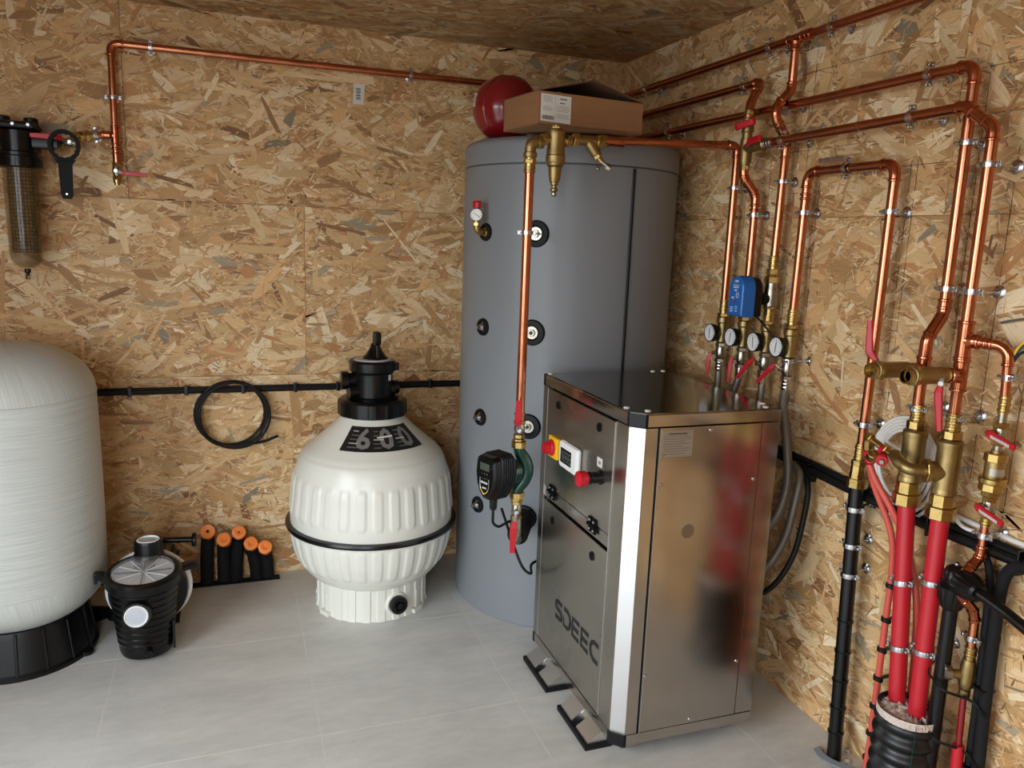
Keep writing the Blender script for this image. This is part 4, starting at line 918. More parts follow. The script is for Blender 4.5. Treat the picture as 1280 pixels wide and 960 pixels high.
# ------------------------------------------------------------------ stainless steel heat pump cabinet
def cabinet():
    x0, x1, y0, y1, zb, zt = -.690, -.238, -1.522, -.900, .045, .993
    t = thing('steel_cabinet', ((x0+x1)/2,(y0+y1)/2,0), 'brushed stainless steel heat pump cabinet with two-part front, standing before the grey tank', 'cabinet')
    ch = .034
    obj('inner_body', MB().bx(x0+.030,x1-.012,y0+.030,y1-.006,zb+.01,zt-.01), 'gap', t)
    # frames: bottom and top rails, corner posts
    def rail(z0, z1, nm, m):
        mb = MB(); mb.bx(x0,x0+.028,y0+ch,y1,z0,z1,.002); obj(nm, mb, m, t)
        obj(nm, MB().bx(x0+ch,x1,y0,y0+.028,z0,z1,.002), m, t)
        obj(nm, MB().bx(x1-.028,x1,y0+.02,y1,z0,z1,.002), m, t)
    rail(zb, zb+.032, 'bottom_rail', 'steel'); rail(zt-.034, zt-.002, 'top_rail', 'steel')
    for z0, z1 in ((zb-.003,zb+.034),(zt-.037,zt)):
        obj('corner_cap', MB().prism([(x0-.001,y0+ch+.006,z0),(x0-.001,y0+ch-.004,z0),(x0+ch-.004,y0-.001,z0),(x0+ch+.004,y0-.001,z0),(x0+ch+.004,y0+.03,z0),(x0+.03,y0+ch+.006,z0)], (0,0,z1-z0)), 'black_matt', t)
        obj('corner_cap', MB().bx(x0-.0015,x0+.03,y1-.012,y1+.002,z0,z1,.002), 'black_matt', t)
        obj('corner_cap', MB().bx(x1-.012,x1+.0015,y0+.004,y0+.03,z0,z1,.002), 'black_matt', t)
    zz0, zz1 = zb+.034, zt-.037
    obj('corner_post', MB().prism([(x0+.002,y0+ch+.001,zz0),(x0+ch+.001,y0+.002,zz0),(x0+ch+.012,y0+.012,zz0),(x0+.012,y0+ch+.012,zz0)], (0,0,zz1-zz0)), 'alu', t, sharp=20, label='bevelled satin corner post')
    obj('post_flange', MB().bx(x0,x0+.012,y0+ch,y0+.100,zz0,zz1,.001), 'steel_left', t)
    obj('post_flange', MB().bx(x0+ch,x0+.069,y0,y0+.012,zz0,zz1,.001), 'steel', t)
    obj('rear_post', MB().bx(x0,x0+.012,y1-.040,y1,zz0,zz1,.001), 'steel_left', t)
    obj('right_post', MB().bx(x1-.058,x1,y0,y0+.012,zz0,zz1,.001), 'steel', t)
    # front (facing left): upper and lower doors with the crosspiece and hinges
    Y0, Y1 = y0+.104, y1-.044
    up_ = obj('upper_panel', MB().bx(x0-.002,x0+.006,Y0,Y1,.630,.952,.0015), 'steel_left', t)
    obj('crosspiece', MB().bx(x0+.001,x0+.008,Y0,Y1,.590,.626,.001), 'steel_left', t)
    lo_ = obj('lower_panel', MB().bx(x0-.002,x0+.006,Y0,Y1,.084,.580,.0015), 'steel_left', t)
    for y in (Y0-.0025, Y1+.001): obj('edge_trim', MB().bx(x0-.0028,x0+.002,y,y+.0018,.084,.952), 'alu', t)
    for (y, z), p in (((-1.032,.915),up_),((-1.326,.915),up_),((-1.029,.532),lo_),((-1.326,.532),lo_)):
        obj('quarter_turn_lock', MB().lathe((x0-.002,y,z), (-1,0,0), [(.0135,0),(.0135,.003),(.0105,.004),(.0095,.001),(.0,.001)], 20).box((x0-.0045,y,z), (.003,.013,.003)), 'black', p)
    for y in (-1.018,-1.321):
        h = obj('hinge', MB().bx(x0-.008,x0-.002,y-.024,y-.002,.602,.646,.002).bx(x0-.008,x0-.002,y+.002,y+.024,.602,.646,.002).cyl((x0-.007,y-.024,.624),(x0-.007,y+.024,.624),.006,10), 'wrench', t)
        for dy in (-.013,.013):
            for dz in (-.013,.013): obj('screw', MB().disc((x0-.0082,y+dy,.624+dz), (-1,0,0), .0042, .0018, 10), 'zinc', h)
    # switch, controller, stop button
    s = obj('switch_plate', MB().bx(x0-.016,x0-.002,-1.062,-.992,.742,.812,.005), 'yellow', t, label='yellow main switch plate')
    obj('switch_knob', MB().lathe((x0-.016,-1.027,.777), (-1,0,0), [(.027,0),(.026,.006),(.021,.010),(.018,.028),(.015,.030),(.0,.031)], 10).box((x0-.040,-1.027,.777), (.012,.010,.036), .003), 'red', s, label='red rotary knob')
    d = obj('controller', MB().bx(x0-.022,x0-.002,-1.225,-1.092,.738,.822,.010), 'white', t, label='white digital controller')
    obj('lcd_window', MB().bx(x0-.0235,x0-.021,-1.190,-1.112,.757,.803,.001), 'black', d); obj('screen', MB().bx(x0-.0242,x0-.0232,-1.178,-1.124,.764,.796), 'lcd', d)
    for k in range(3): obj('button', MB().bx(x0-.0245,x0-.022,-1.188+.003,-1.182,.762+k*.014,.770+k*.014,.0008), 'grey_ink', d)
    L = plane_fn((x0-.0246,-1.151,.780), (0,-1,0), (0,0,1)); scribble(L, -.018, .018, .004, .008, (-1,0,0), t, 'ink', 'printed_word', 5); scribble(L, -.015, .017, -.012, .006, (-1,0,0), t, 'ink', 'printed_word', 9)
    e = obj('stop_button', MB().lathe((x0-.002,-1.352,.777), (-1,0,0), [(.021,0),(.021,.004),(.017,.006),(.016,.030),(.018,.033),(.018,.038),(.014,.040)], 24), 'black', t)
    obj('mushroom_head', MB().lathe((x0-.042,-1.352,.777), (-1,0,0), [(.015,0),(.015,.004),(.021,.008),(.023,.018),(.022,.030),(.016,.034),(.0,.035)], 24), 'red', e, label='red emergency stop head')
    q = obj('symbol_sticker', MB().bx(x0-.0026,x0-.0018,-1.356,-1.324,.803,.830), 'paper', t); L = plane_fn((x0-.0028,-1.340,.8165), (0,-1,0), (0,0,1)); scribble(L, -.006, .004, -.005, .009, (-1,0,0), t, 'grey_ink', 'printed_mark', 2)
    # logo on the lower door: strokes of even width
    hgt, lw, pitch, yL, zL = .0535, .050, .0655, -1.088, .2315
    G = {'S': [[(1,1),(.28,1),(.06,.92),(.0,.76),(.10,.60),(.30,.52),(.72,.48),(.92,.38),(1,.22),(.93,.07),(.72,0),(0,0)]],
         'D': [[(.0,1),(.62,1),(.88,.86),(1,.60),(1,.40),(.88,.14),(.62,0),(.02,0),(.02,.66)]],
         'E': [[(1,1),(.03,1),(.03,0),(1,0)], [(.03,.5),(.92,.5)]],
         'C': [[(1,1),(.42,1),(.14,.86),(0,.60),(0,.40),(.14,.14),(.42,0),(1,0)]]}
    for i, chh in enumerate('SDEEC'):
        mb = MB()
        for st in G[chh]:
            P = [V((x0-.0026, yL-i*pitch-a*lw, zL+b*hgt)) for a, b in st]
            mb.strap(P, V((0,1,0)) if 0 else (P[1]-P[0]).cross(V((1,0,0))), .0140, .0008)
        obj('logo_letter', mb, 'logo', lo_)
    # right face (towards the camera)
    rp = obj('side_panel', MB().bx(-.614,-.299,y0-.002,y0+.006,.080,.956,.0015), 'steel', t)
    obj('edge_trim', MB().bx(-.6155,-.6135,y0-.003,y0+.002,.080,.956), 'alu', t)
    for x, z in ((-.462,.945),(-.603,.803),(-.311,.798),(-.606,.252),(-.309,.251),(-.451,.091)):
        obj('panel_screw', MB().lathe((x,y0-.002,z), (0,-1,0), [(.0058,0),(.005,.002),(.0,.003)], 14), 'zinc', rp)
    obj('finger_mark', MB().lathe((-.508,y0-.0021,.665), (0,-1,0), [(.020,0),(.0,.0002)], 20), 'smudge', rp, label='dull oval smudge')
    pl = obj('rating_plate', MB().bx(-.610,-.516,y0-.0032,y0-.002,.876,.948), 'plate', rp)
    L = plane_fn((-.610,y0-.0034,.876), (1,0,0), (0,0,1))
    for k in range(9): scribble(L, .020 if k == 0 else .006, (.075,.080,.088,.07,.082,.066,.085,.078,.07)[k], .062-.0066*k, .0034 if k == 0 else .0022, (0,-1,0), t, 'ink' if k == 0 else 'grey_ink', 'plate_print', k+3)
    L2 = plane_fn((-.6055,y0-.0034,.880), (1,0,0), (0,0,1)); textmesh('CE', .008, L2, 'ce_mark', 'ink', t, align='LEFT', vo='BOTTOM')
    # right side and back skins, lid
    obj('far_side_panel', MB().bx(x1-.006,x1+.001,y0+.03,y1-.03,.080,.956), 'steel', t)
    obj('back_panel', MB().bx(x0+.03,x1-.03,y1-.004,y1+.001,.080,.956), 'steel', t)
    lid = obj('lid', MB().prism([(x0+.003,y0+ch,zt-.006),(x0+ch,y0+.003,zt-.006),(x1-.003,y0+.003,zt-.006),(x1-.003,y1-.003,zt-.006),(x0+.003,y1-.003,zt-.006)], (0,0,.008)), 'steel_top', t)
    for x, y in ((x0+.012,y1-.018),(x0+.016,y0+.080),(x0+.054,y0+.034),(x1-.018,y0+.060),(x1-.040,y0+.018),(x1-.02,y1-.02),(x1-.06,y1-.02)):
        obj('lid_screw', MB().lathe((x,y,zt+.002), up, [(.0085,0),(.0075,.0025),(.0,.004)], 14), 'white', lid)
    # feet: bent steel saddles on black rubber strips, along the cabinet's depth at both ends
    for k, (ya, yb) in enumerate(((-1.155,-.945),(-1.455,-1.245))):
        for xx, sgn in ((x0-.052,1),(x1+.052,-1)):
            f = obj('rubber_foot', MB().bx(xx,xx+sgn*.085,ya,yb,0,.016,.002), 'rubber', t)
            A = V((xx+sgn*.010,0,.016)); mb = MB()
            pts = [(0,.0),(0,.004),(.045,.034),(.075,.034),(.075,.0)]
            for q0, q1 in ((ya+.008,(ya+yb)/2-.016),((ya+yb)/2+.016,yb-.008)): mb.prism([(A.x+sgn*a, q0, A.z+b) for a, b in pts], (0,q1-q0,0))
            mb.prism([(A.x+sgn*a, (ya+yb)/2-.016, A.z+b) for a, b in ((.03,.0),(.03,.022),(.045,.034),(.075,.034),(.075,0))], (0,.032,0))
            obj('foot_bracket', mb, 'alu', f, sharp=20)
            obj('foot_slot', MB().lathe((A.x+sgn*.018,(ya+yb)/2,A.z+.002), (0,0,1), [(.016,0),(.016,.006),(.012,.008)], 16), 'rubber', f)
    for x in (x0+.06,x1-.06): obj('foot_rail', MB().bx(x-.02,x+.02,y0+.03,y1-.03,.014,zb,.002), 'steel', t)
cabinet()
# ------------------------------------------------------------------ right wall: copper runs
RC = 'copper pipes on the right wall'
h1 = pipe_run('copper_pipe', 'topmost copper pipe along the right wall, just under the ceiling', [(-.057,-.03,2.038),(-.057,-2.1,2.038)], fit=False, group=RC)
b1 = thing('copper_pipe', (-.05,-1.19,1.30), "copper branch from the topmost pipe, bulging around two pipes, down to the blue actuator's valve", 'pipe', RC)
tee(b1, (-.057,-1.20,2.038), (0,1,0), (0,0,-1), .0128, B=.022)
mb = MB()
for y in (-1.25,-1.265): beads(mb, (-.057,y,2.038), (0,1,0), .0128)
mb.cyl((-.057,-1.225,2.038), (-.057,-1.27,2.038), .0146); obj('sleeve', mb, 'copper_fit', b1)
P = [V(p) for p in ((-.057,-1.20,2.01),(-.052,-1.193,1.93),(-.050,-1.192,1.895),(-.112,-1.192,1.828),(-.048,-1.190,1.752),(-.047,-1.189,1.70),(-.05,-1.188,1.375))]
obj('pipe', MB().cyl(P[0], P[2], .0128, 18), 'copper', b1)
q = smooth([P[2]+V((0,0,.02)),P[2],P[3],P[4],P[5]], .040, 8); obj('crossover_bend', MB().tube(q, .0145, 18), 'copper_fit', b1)
mb = MB(); beads(mb, P[2]+V((0,0,.02)), up, .0128); beads(mb, (P[2]+P[3])/2+V((-.003,0,-.002)), P[3]-P[2], .0128); beads(mb, (P[3]*.55+P[4]*.45), P[4]-P[3], .0128); beads(mb, (P[3]*.40+P[4]*.60), P[4]-P[3], .0128); beads(mb, P[5], up, .0128); obj('press_bead', mb, 'copper_fit', b1)
obj('pipe', MB().cyl(P[5], P[6], .0128, 20), 'copper', b1)
# second horizontal: turns out of the wall and down into the valve column
h2 = thing('copper_pipe', (-.055,-1.03,1.94), 'second copper pipe from the top, right wall, its elbow above two red levers', 'pipe', RC)
a, b = elbow(h2, (-.055,-.03,1.94), (-.055,-1.055,1.942), (-.088,-1.050,1.885), .0128, .024, .010)
obj('pipe', MB().cyl((-.055,-.03,1.94), a, .0128, 18), 'copper', h2)
q = smooth([b, V((-.090,-1.052,1.872)), V((-.095,-1.055,1.835))], .02, 5); obj('bend', MB().tube(q, .0145, 16), 'copper_fit', h2); mb = MB(); beads(mb, q[-1], up, .0128); beads(mb, b, b-a, .0128); obj('press_bead', mb, 'copper_fit', h2)
# third horizontal and its drop
h3 = pipe_run('copper_pipe', 'third copper pipe from the top, turning down as the left of two long drops', [(-.055,-.03,1.85),(-.052,-1.828,1.85),(-.050,-1.830,1.30)], R=.028, group=RC)
# fourth horizontal (proud of the others)
h4 = pipe_run('copper_pipe', 'front copper pipe starting at a red lever and turning down as the rightmost drop', [(-.092,-1.150,1.742),(-.088,-1.850,1.752),(-.085,-1.923,1.700),(-.085,-1.927,1.02)], R=.026, group=RC)
tee(h4, (-.085,-1.926,1.235), up, (.35,-.94,0), .0145, B=.018, L=.045); tee(h4, (-.085,-1.927,1.155), up, (-1,0,0), .0145, B=.022, L=.038)
# lower left drop after the jog
j = thing('copper_pipe', (-.088,-1.827,1.02), 'copper jog left of the rightmost drop, teeing off to the left open tap', 'pipe', RC)
q = smooth([V((-.050,-1.830,1.318)), V((-.050,-1.830,1.285)), V((-.088,-1.828,1.225)), V((-.088,-1.827,1.18))], .04, 7)
obj('jog_bend', MB().tube(q, .0147, 18), 'copper_fit', j)
mb = MB(); [beads(mb, p, d, .0130) for p, d in ((q[0],up),(q[len(q)//2],q[len(q)//2+1]-q[len(q)//2-1]),(q[-1],up),((-.050,-1.83,1.30),up))]; obj('press_bead', mb, 'copper_fit', j)
tee(j, (-.088,-1.827,1.150), up, (-1,0,0), .0140, B=.020, L=.034); obj('pipe', MB().cyl((-.088,-1.827,1.02), (-.088,-1.827,1.185), .0132, 20), 'copper', j)
# loop: up, over and down into the black pipe
lp = pipe_run('copper_pipe', 'inverted-U copper loop from the rightmost dial gauge down to the straight black pipe', [(-.050,-1.300,1.155),(-.050,-1.303,1.648),(-.055,-1.635,1.648),(-.058,-1.638,.86)], R=.030, group=RC)
mb = MB()
for z in (1.585,1.572): beads(mb, (-.050,-1.3025,z), up, .0128)
obj('press_bead', mb, 'copper_fit', lp)
# column under the second elbow
COL = (-.095,-1.055)
vt = thing('valve_tee', (COL[0],COL[1],1.70), 'brass tee between the two red-levered valves above the long copper drops', 'fitting')
obj('body', MB().cyl((*COL,1.67),(*COL,1.85),.0155,18).lathe((*COL,1.690), up, [(.0185,0),(.0195,.003),(.0195,.07),(.0185,.074)], 20).cyl((*COL,1.735),(COL[0],-1.115,1.741),.018,18), 'brass_dull', vt)
obj('nut', MB().hex((*COL,1.668),(*COL,1.682),.019).hex((*COL,1.835),(*COL,1.848),.017), 'brass', vt)
def cross_valve(label, c, ax, stem, hdir, L=.075):
    c = V(c); stem = V(stem); hdir = V(hdir).normalized(); ax = V(ax)
    t = thing('ball_valve', c, label, 'valve'); obj('body', MB().lathe(c-ax*.024, ax, [(.014,0),(.0185,.005),(.0185,.043),(.014,.048)], 18), 'brass_dull', t)
    q = c+stem*.030; obj('stem', MB().cyl(c, q, .006, 10), 'nickel', t)
    obj('handle', MB().strap(smooth([q-hdir*L*.5-stem*.004, q-hdir*L*.42+stem*.002, q+hdir*L*.42+stem*.002, q+hdir*L*.5-stem*.004], .008, 3), ax.cross(V((0,0,0))) if 0 else stem.cross(hdir), [.014]+[.022]*8+[.022]*0+[.014] if 0 else .021, .012), 'red', t); return t
cross_valve('ball valve with short horizontal red lever, upper of the pair above the long copper drops', (*COL,1.805), up, (-.80,-.60,0), (.42,-.90,.22), .062)
cross_valve('ball valve with short red lever, lower right of the pair, feeding the front pipe', (-.093,-1.128,1.741), V((0,-1,0)), (-.95,0,.30), (-.10,-.99,.10), .075)
mb = MB(); [beads(mb, (-.092,y,1.742), (0,1,0), .0128) for y in (-1.152,-1.166,-1.178)]; mb.cyl((-.092,-1.145,1.742),(-.092,-1.185,1.742),.0147); obj('press_end', mb, 'nickel', vt)
s_ = thing('copper_pipe', (-.05,-1.068,1.25), 'copper S-bend and drop below the valve tee, behind the blue actuator', 'pipe', RC)
q = smooth([V((*COL,1.675)), V((*COL,1.645)), V((-.050,-1.066,1.592)), V((-.050,-1.067,1.56))], .04, 7); obj('s_bend', MB().tube(q, .0146, 18), 'copper_fit', s_)
mb = MB(); [beads(mb, q[i], q[min(i+1,len(q)-1)]-q[max(i-1,0)], .0130) for i in (0,4,7,10,13,len(q)-1)]; beads(mb, (-.05,-1.067,1.545), up, .0128); obj('press_bead', mb, 'copper_fit', s_)
obj('pipe', MB().cyl((-.050,-1.067,1.56), (-.050,-1.067,1.225), .0128, 18), 'copper', s_)
# ------------------------------------------------------------------ four gauge columns behind the cabinet
ord_ = ['leftmost', 'second', 'third', 'rightmost']
cols = [-.947,-1.067,-1.188,-1.300]
levers = [((-.088,.003,1.060),(-.093,.005,1.044),(-.094,.005,.984)),
          ((-.088,-.006,1.066),(-.092,-.002,1.048),(-.095,-.002,.978)),
          ((-.088,.002,1.078),(-.095,.018,1.062),(-.108,.056,1.007)),
          ((-.088,.010,1.076),(-.095,.024,1.062),(-.108,.064,1.010))]
for i, y in enumerate(cols):
    c = V((-.050,y,0)); z = 1.15
    t = thing('gauge_tee', (-.050,y,1.10), 'brass tee carrying the %s round dial gauge on the right wall' % ord_[i], 'fitting')
    mb = MB().cyl(c+up*1.185, c+up*1.245, .0148, 18); [beads(mb, c+up*q, up, .0130) for q in (1.225,1.212,1.240)]; obj('press_end', mb, 'brass', t)
    obj('body', MB().lathe(c+up*1.098, up, [(.016,0),(.0185,.003),(.0185,.066),(.0215,.070),(.0215,.086),(.016,.090)], 20).cyl(c+up*1.13, c+V((-.030,0,1.13)), .014, 16), 'brass_dull', t)
    obj('nut', MB().hex(c+up*1.187, c+up*1.199, .021), 'brass', t)
    g = thing('dial_gauge', (-.095,y,1.10), 'white-faced round dial gauge, %s of the four above the steel cabinet' % ord_[i], 'gauge')
    n = V((-1,-.04,.02)).normalized(); g0 = V((-.082,y,1.131))
    obj('stem', MB().cyl((-.066,y,1.13), g0, .0075, 12).lathe(g0-n*.012, n, [(.012,0),(.014,.006),(.014,.014)], 16), 'brass_dull', g)
    obj('case', MB().lathe(g0, n, [(.026,0),(.0305,.004),(.0310,.020),(.0285,.022),(.0280,.018)], 32), 'black', g)
    obj('dial', MB().lathe(g0+n*.0182, n, [(.0280,0),(.0280,.0012),(.0,.0014)], 32), 'white', g)
    wv = V((0,-1,0)); mb = MB()
    for k in range(11):
        an = math.radians(-130+26*k); d = wv*math.sin(an)+up*math.cos(an); mb.strap([g0+n*.0200+d*.019, g0+n*.0200+d*.0245], n.cross(d), .0014, .0005)
    obj('scale_mark', mb, 'ink', g)
    d = (wv*(.1-.2*(i%2))+up*-1).normalized(); obj('needle', MB().strap([g0+n*.0206-d*.016, g0+n*.0206+d*.018], n.cross(d), [.003,.0016], .0008), 'ink', g)
    hp = [(p[0], y+p[1], p[2]) for p in levers[i]]
    ball_valve('ball_valve', 'nickel ball valve with hanging red lever below the %s dial gauge' % ord_[i], (-.050,y,1.062), up, (-1,0,0), hp, (.75,-.66,0) if i < 2 else (.3,-.75,-.55), ends='nickel', L=.034, hexr=.0185, w=.015)
    mb = MB(); [mb.lathe((-.050,y,1.030-.011*k), -up, [(.0150,0),(.0155,.003),(.0135,.007),(.0135,.011)], 16) for k in range(3)]
    if i in (1,2): mb.cyl((-.050,y,.995),(-.050,y,1.03),.0165)
    hs = [[(-.050,y,1.0),(-.052,y,.93),(-.07,y,.84),(-.11,y+.03,.72),(-.16,-.92,.62),(-.26,-.86,.55)],
          [(-.050,y,1.0),(-.060,y+.02,.93),(-.09,y+.05,.84),(-.12,-.95,.72),(-.18,-.86,.60),(-.28,-.86,.55)],
          [(-.050,y,1.0),(-.052,y,.93),(-.06,y,.82),(-.10,y+.03,.62),(-.15,-1.0,.48),(-.22,-.85,.40),(-.30,-.86,.38)],
          [(-.050,y,1.0),(-.050,y,.94),(-.058,-1.345,.83),(-.070,-1.375,.70),(-.11,-1.36,.58),(-.17,-1.25,.49),(-.19,-1.08,.43),(-.22,-.88,.42)]][i]
    h = thing('flexible_hose', (-.050,y,.94), ['braided steel hose under the leftmost dial gauge','braided steel hose under the second dial gauge, slanting behind the cabinet','braided steel hose under the third dial gauge','grey braided hose curving down beside the cabinet, below the rightmost dial gauge'][i], 'hose')
    obj('crimp_sleeve', mb, 'chrome', h); obj('hose', MB().tube(catmull(hs, 7), .0135 if i == 3 else .0115, 16), 'grey_hose' if i == 3 else 'braid', h)
clamp((-.050,-1.300,1.088), up, 'pipe clamp under the rightmost dial gauge', wall=(0,-1.335,1.092), r=.017)
# motorised valve on the third column
y = cols[2]; c = V((-.050,y,0))
t = thing('motor_valve', (-.050,y,1.20), 'brass and nickel valve body of the motorised valve right of the blue actuator', 'valve')
mb = MB().cyl(c+up*1.362, c+up*1.400, .0145, 18); [beads(mb, c+up*q, up, .0128) for q in (1.398,1.385,1.372)]; obj('press_end', mb, 'brass', t)
obj('nut', MB().hex(c+up*1.345, c+up*1.362, .021).hex(c+up*1.318, c+up*1.338, .024).lathe(c+up*1.336, up, [(.017,0),(.019,.004),(.017,.01)], 18), 'brass', t)
obj('body', MB().lathe(c+up*1.240, up, [(.017,0),(.0215,.006),(.0225,.035),(.0225,.058),(.019,.064),(.0195,.080)], 24), 'nickel', t)
obj('lower_tube', MB().cyl(c+up*1.18, c+up*1.245, .0165, 18).hex(c+up*1.236, c+up*1.246, .020), 'brass', t)
a = thing('valve_actuator', (-.12,y,1.20), 'blue motorised valve actuator with rounded top among the copper drops', 'actuator')
obj('coupling', MB().lathe((-.066,y,1.268), (-1,0,0), [(.018,0),(.019,.004),(.019,.022),(.012,.026),(.012,.040)], 10), 'black', a)
def arch(x, s=1.0):
    P = [(-.036,-.058),(.036,-.058),(.036,.028)]; P += [(.036*math.cos(q), .028+.036*math.sin(q)) for q in [PI*k/10 for k in range(1,10)]]+[(-.036,.028)]
    return [V((x, y+.012+a_*s, 1.272+b_*s)) for a_, b_ in P]
obj('rear_housing', MB().rings([arch(-.098,.94), arch(-.102,1), arch(-.128,1)]), 'black', a, sharp=25)
bl = obj('front_housing', MB().rings([arch(-.128,1.04), arch(-.158,1.04), arch(-.170,1.0), arch(-.173,.90)]), 'blue', a, sharp=20)
L = plane_fn((-.1735,y+.012,1.272), (0,-1,0), (0,0,1))
for u0, u1, v, h in ((-.006,.012,.046,.007),(-.014,.018,.036,.002),(-.012,.014,.028,.005),(-.006,.006,.018,.006),(-.018,-.006,-.006,.007),(-.022,-.008,-.040,.003),(-.022,-.008,-.034,.003),(-.022,-.008,-.046,.003),(.002,.014,-.030,.002),(.002,.016,-.036,.002),(.004,.014,-.044,.003)):
    scribble(L, u0, u1, v, h, (-1,0,0), a, 'paper', 'printed_mark', int(900*v))
obj('printed_ring', MB().tube([L(.010+.006*math.cos(q), .006+.008*math.sin(q)) for q in [2*PI*k/14 for k in range(14)]], .0011, 5, closed=True), 'paper', a)
obj('position_dot', MB().disc(L(.0,-.014), (-1,0,0), .0045, .0006, 14), 'vessel_red', a)
obj('cable', MB().tube(catmull([(-.115,y-.005,1.222),(-.115,y-.03,1.212),(-.110,y-.070,1.185),(-.095,y-.095,1.150),(-.075,y-.105,1.11),(-.03,y-.100,1.04),(-.02,y-.09,.82)], 6), .0032, 8), 'rubber', a)
# ------------------------------------------------------------------ clamps of the right wall
cl = [((-.057,-1.082,2.038),(0,1,0),'on the topmost pipe, left of the tee',None),((-.057,-1.352,2.038),(0,1,0),'on the topmost pipe, right of the tee',None),
 ((-.057,-.30,2.038),(0,1,0),'at the far left end of the topmost pipe, near the corner',None),
 ((-.055,-.965,1.942),(0,1,0),'just left of the elbow of the second pipe from the top',None),((-.055,-.50,1.85),(0,1,0),'far left on the third pipe, above the grey tank edge',None),
 ((-.053,-1.185,1.85),(0,1,0),'on the third pipe, behind the bulging copper bend',None),((-.052,-1.705,1.85),(0,1,0),'on the third pipe near its right elbow',None),
 ((-.091,-1.228,1.743),(0,1,0),'on the front pipe where the vertical branch crosses it',None),((-.088,-1.700,1.750),(0,1,0),'on the front pipe near its right elbow',None),
 ((-.055,-1.467,1.648),(0,1,0),'on the crossbar of the inverted-U copper loop',None),
 ((-.050,-.947,1.620),up,'near the top of the leftmost copper drop',None),((-.050,-1.067,1.529),up,'on the copper drop behind the blue actuator',None),
 ((-.048,-1.189,1.628),up,'on the copper branch below its bulging bend',None),((-.050,-1.302,1.532),up,'on the left leg of the inverted-U loop',None),
 ((-.056,-1.636,1.528),up,'high on the right leg of the inverted-U loop',None),((-.058,-1.638,.968),up,'low on the right leg of the inverted-U loop, beside the white cable coil',None),
 ((-.050,-1.830,1.680),up,'at the top of the left one of the two long rightmost drops',None),((-.085,-1.925,1.622),up,'at the top of the rightmost long drop',None),
 ((-.050,-1.830,1.345),up,'halfway down the left one of the two long rightmost drops',None),((-.085,-1.927,1.345),up,'halfway down the rightmost long drop',None),
 ((-.088,-1.827,1.055),up,'under the left open brass tap',None),((-.085,-1.927,1.055),up,'under the right open brass tap, beside the hanging red lever',None)]
for c, ax, lab, _ in cl: clamp(c, ax, 'pipe clamp '+lab, wall=(0,c[1]-(.012 if ax == (0,1,0) else 0),c[2]-(.002 if ax != up else 0)), r=.0135)
obj('strut', MB().bx(-.075,-.066,-1.47,-1.37,1.668,1.680,.001), 'zinc', [o for o in C.objects if o.type == 'EMPTY' and 'crossbar' in o.get('label','')][0])
# ------------------------------------------------------------------ black insulated pipe under the loop
bx_ = V((-.062,-1.640,0))
t = thing('brass_adapter', (-.060,-1.640,.80), 'brass reducer joining the copper loop to the black pipe', 'fitting')
mb = MB().cyl((-.059,-1.638,.862),(-.059,-1.638,.915),.0150,18); [beads(mb, (-.059,-1.638,q), up, .0130) for q in (.905,.890,.875)]; obj('press_end', mb, 'brass', t)
obj('nut', MB().hex((-.059,-1.639,.855),(-.059,-1.639,.870),.0215,8).lathe((-.060,-1.639,.815), up, [(.021,0),(.022,.004),(.020,.040)], 8).hex((-.060,-1.64,.793),(-.060,-1.64,.820),.0275,8), 'brass', t)
t = thing('black_pipe', (-.066,-1.680,0), 'straight black pipe from the brass reducer down into the floor, left of the red pipes', 'pipe')
A, B = V((-.062,-1.642,.80)), V((-.070,-1.688,-.02)); obj('pipe', MB().cyl(A, B, .0195, 20), 'pe', t)
for z in (.42,.33,.245,.165,.09):
    q = A+(B-A)*((.80-z)/.82); obj('cable_tie', MB().lathe(q-up*.004, (B-A), [(.0205,0),(.0222,.001),(.0222,.006),(.0205,.007)], 20).box(q+V((-.006,-.022,.0)), (.010,.010,.009), .001), 'black', t)
for z, lb in ((.735,'upper pipe clamp on the straight black pipe'),(.632,'middle pipe clamp on the straight black pipe'),(.548,'lower pipe clamp on the straight black pipe')):
    q = A+(B-A)*((.80-z)/.82); clamp(q, up, lb, r=.0195, wall=(0,q.y+.004,z+.006))
t = tag(obj('foam_strip', MB().strap(catmull([(-.090,-1.640,.004),(-.100,-1.675,.006),(-.092,-1.715,.008),(-.065,-1.750,.009),(-.03,-1.79,.010)], 5), (.8,.5,.3), .020, .006), 'alloy'), 'crumpled grey foam strip around the foot of the straight black pipe', 'strip')
rr = random.Random(5)
t = thing('rubble', (-.07,-1.75,-.01), 'loose plaster crumbs in the floor opening beside the salmon hose', 'rubble'); mb = MB()
for k in range(40): mb.ball((rr.uniform(-.10,-.01), rr.uniform(-1.95,-1.63), rr.uniform(-.008,.004)), rr.uniform(.004,.010), 6)
stuff(obj('crumbs', mb, 'resin', t))
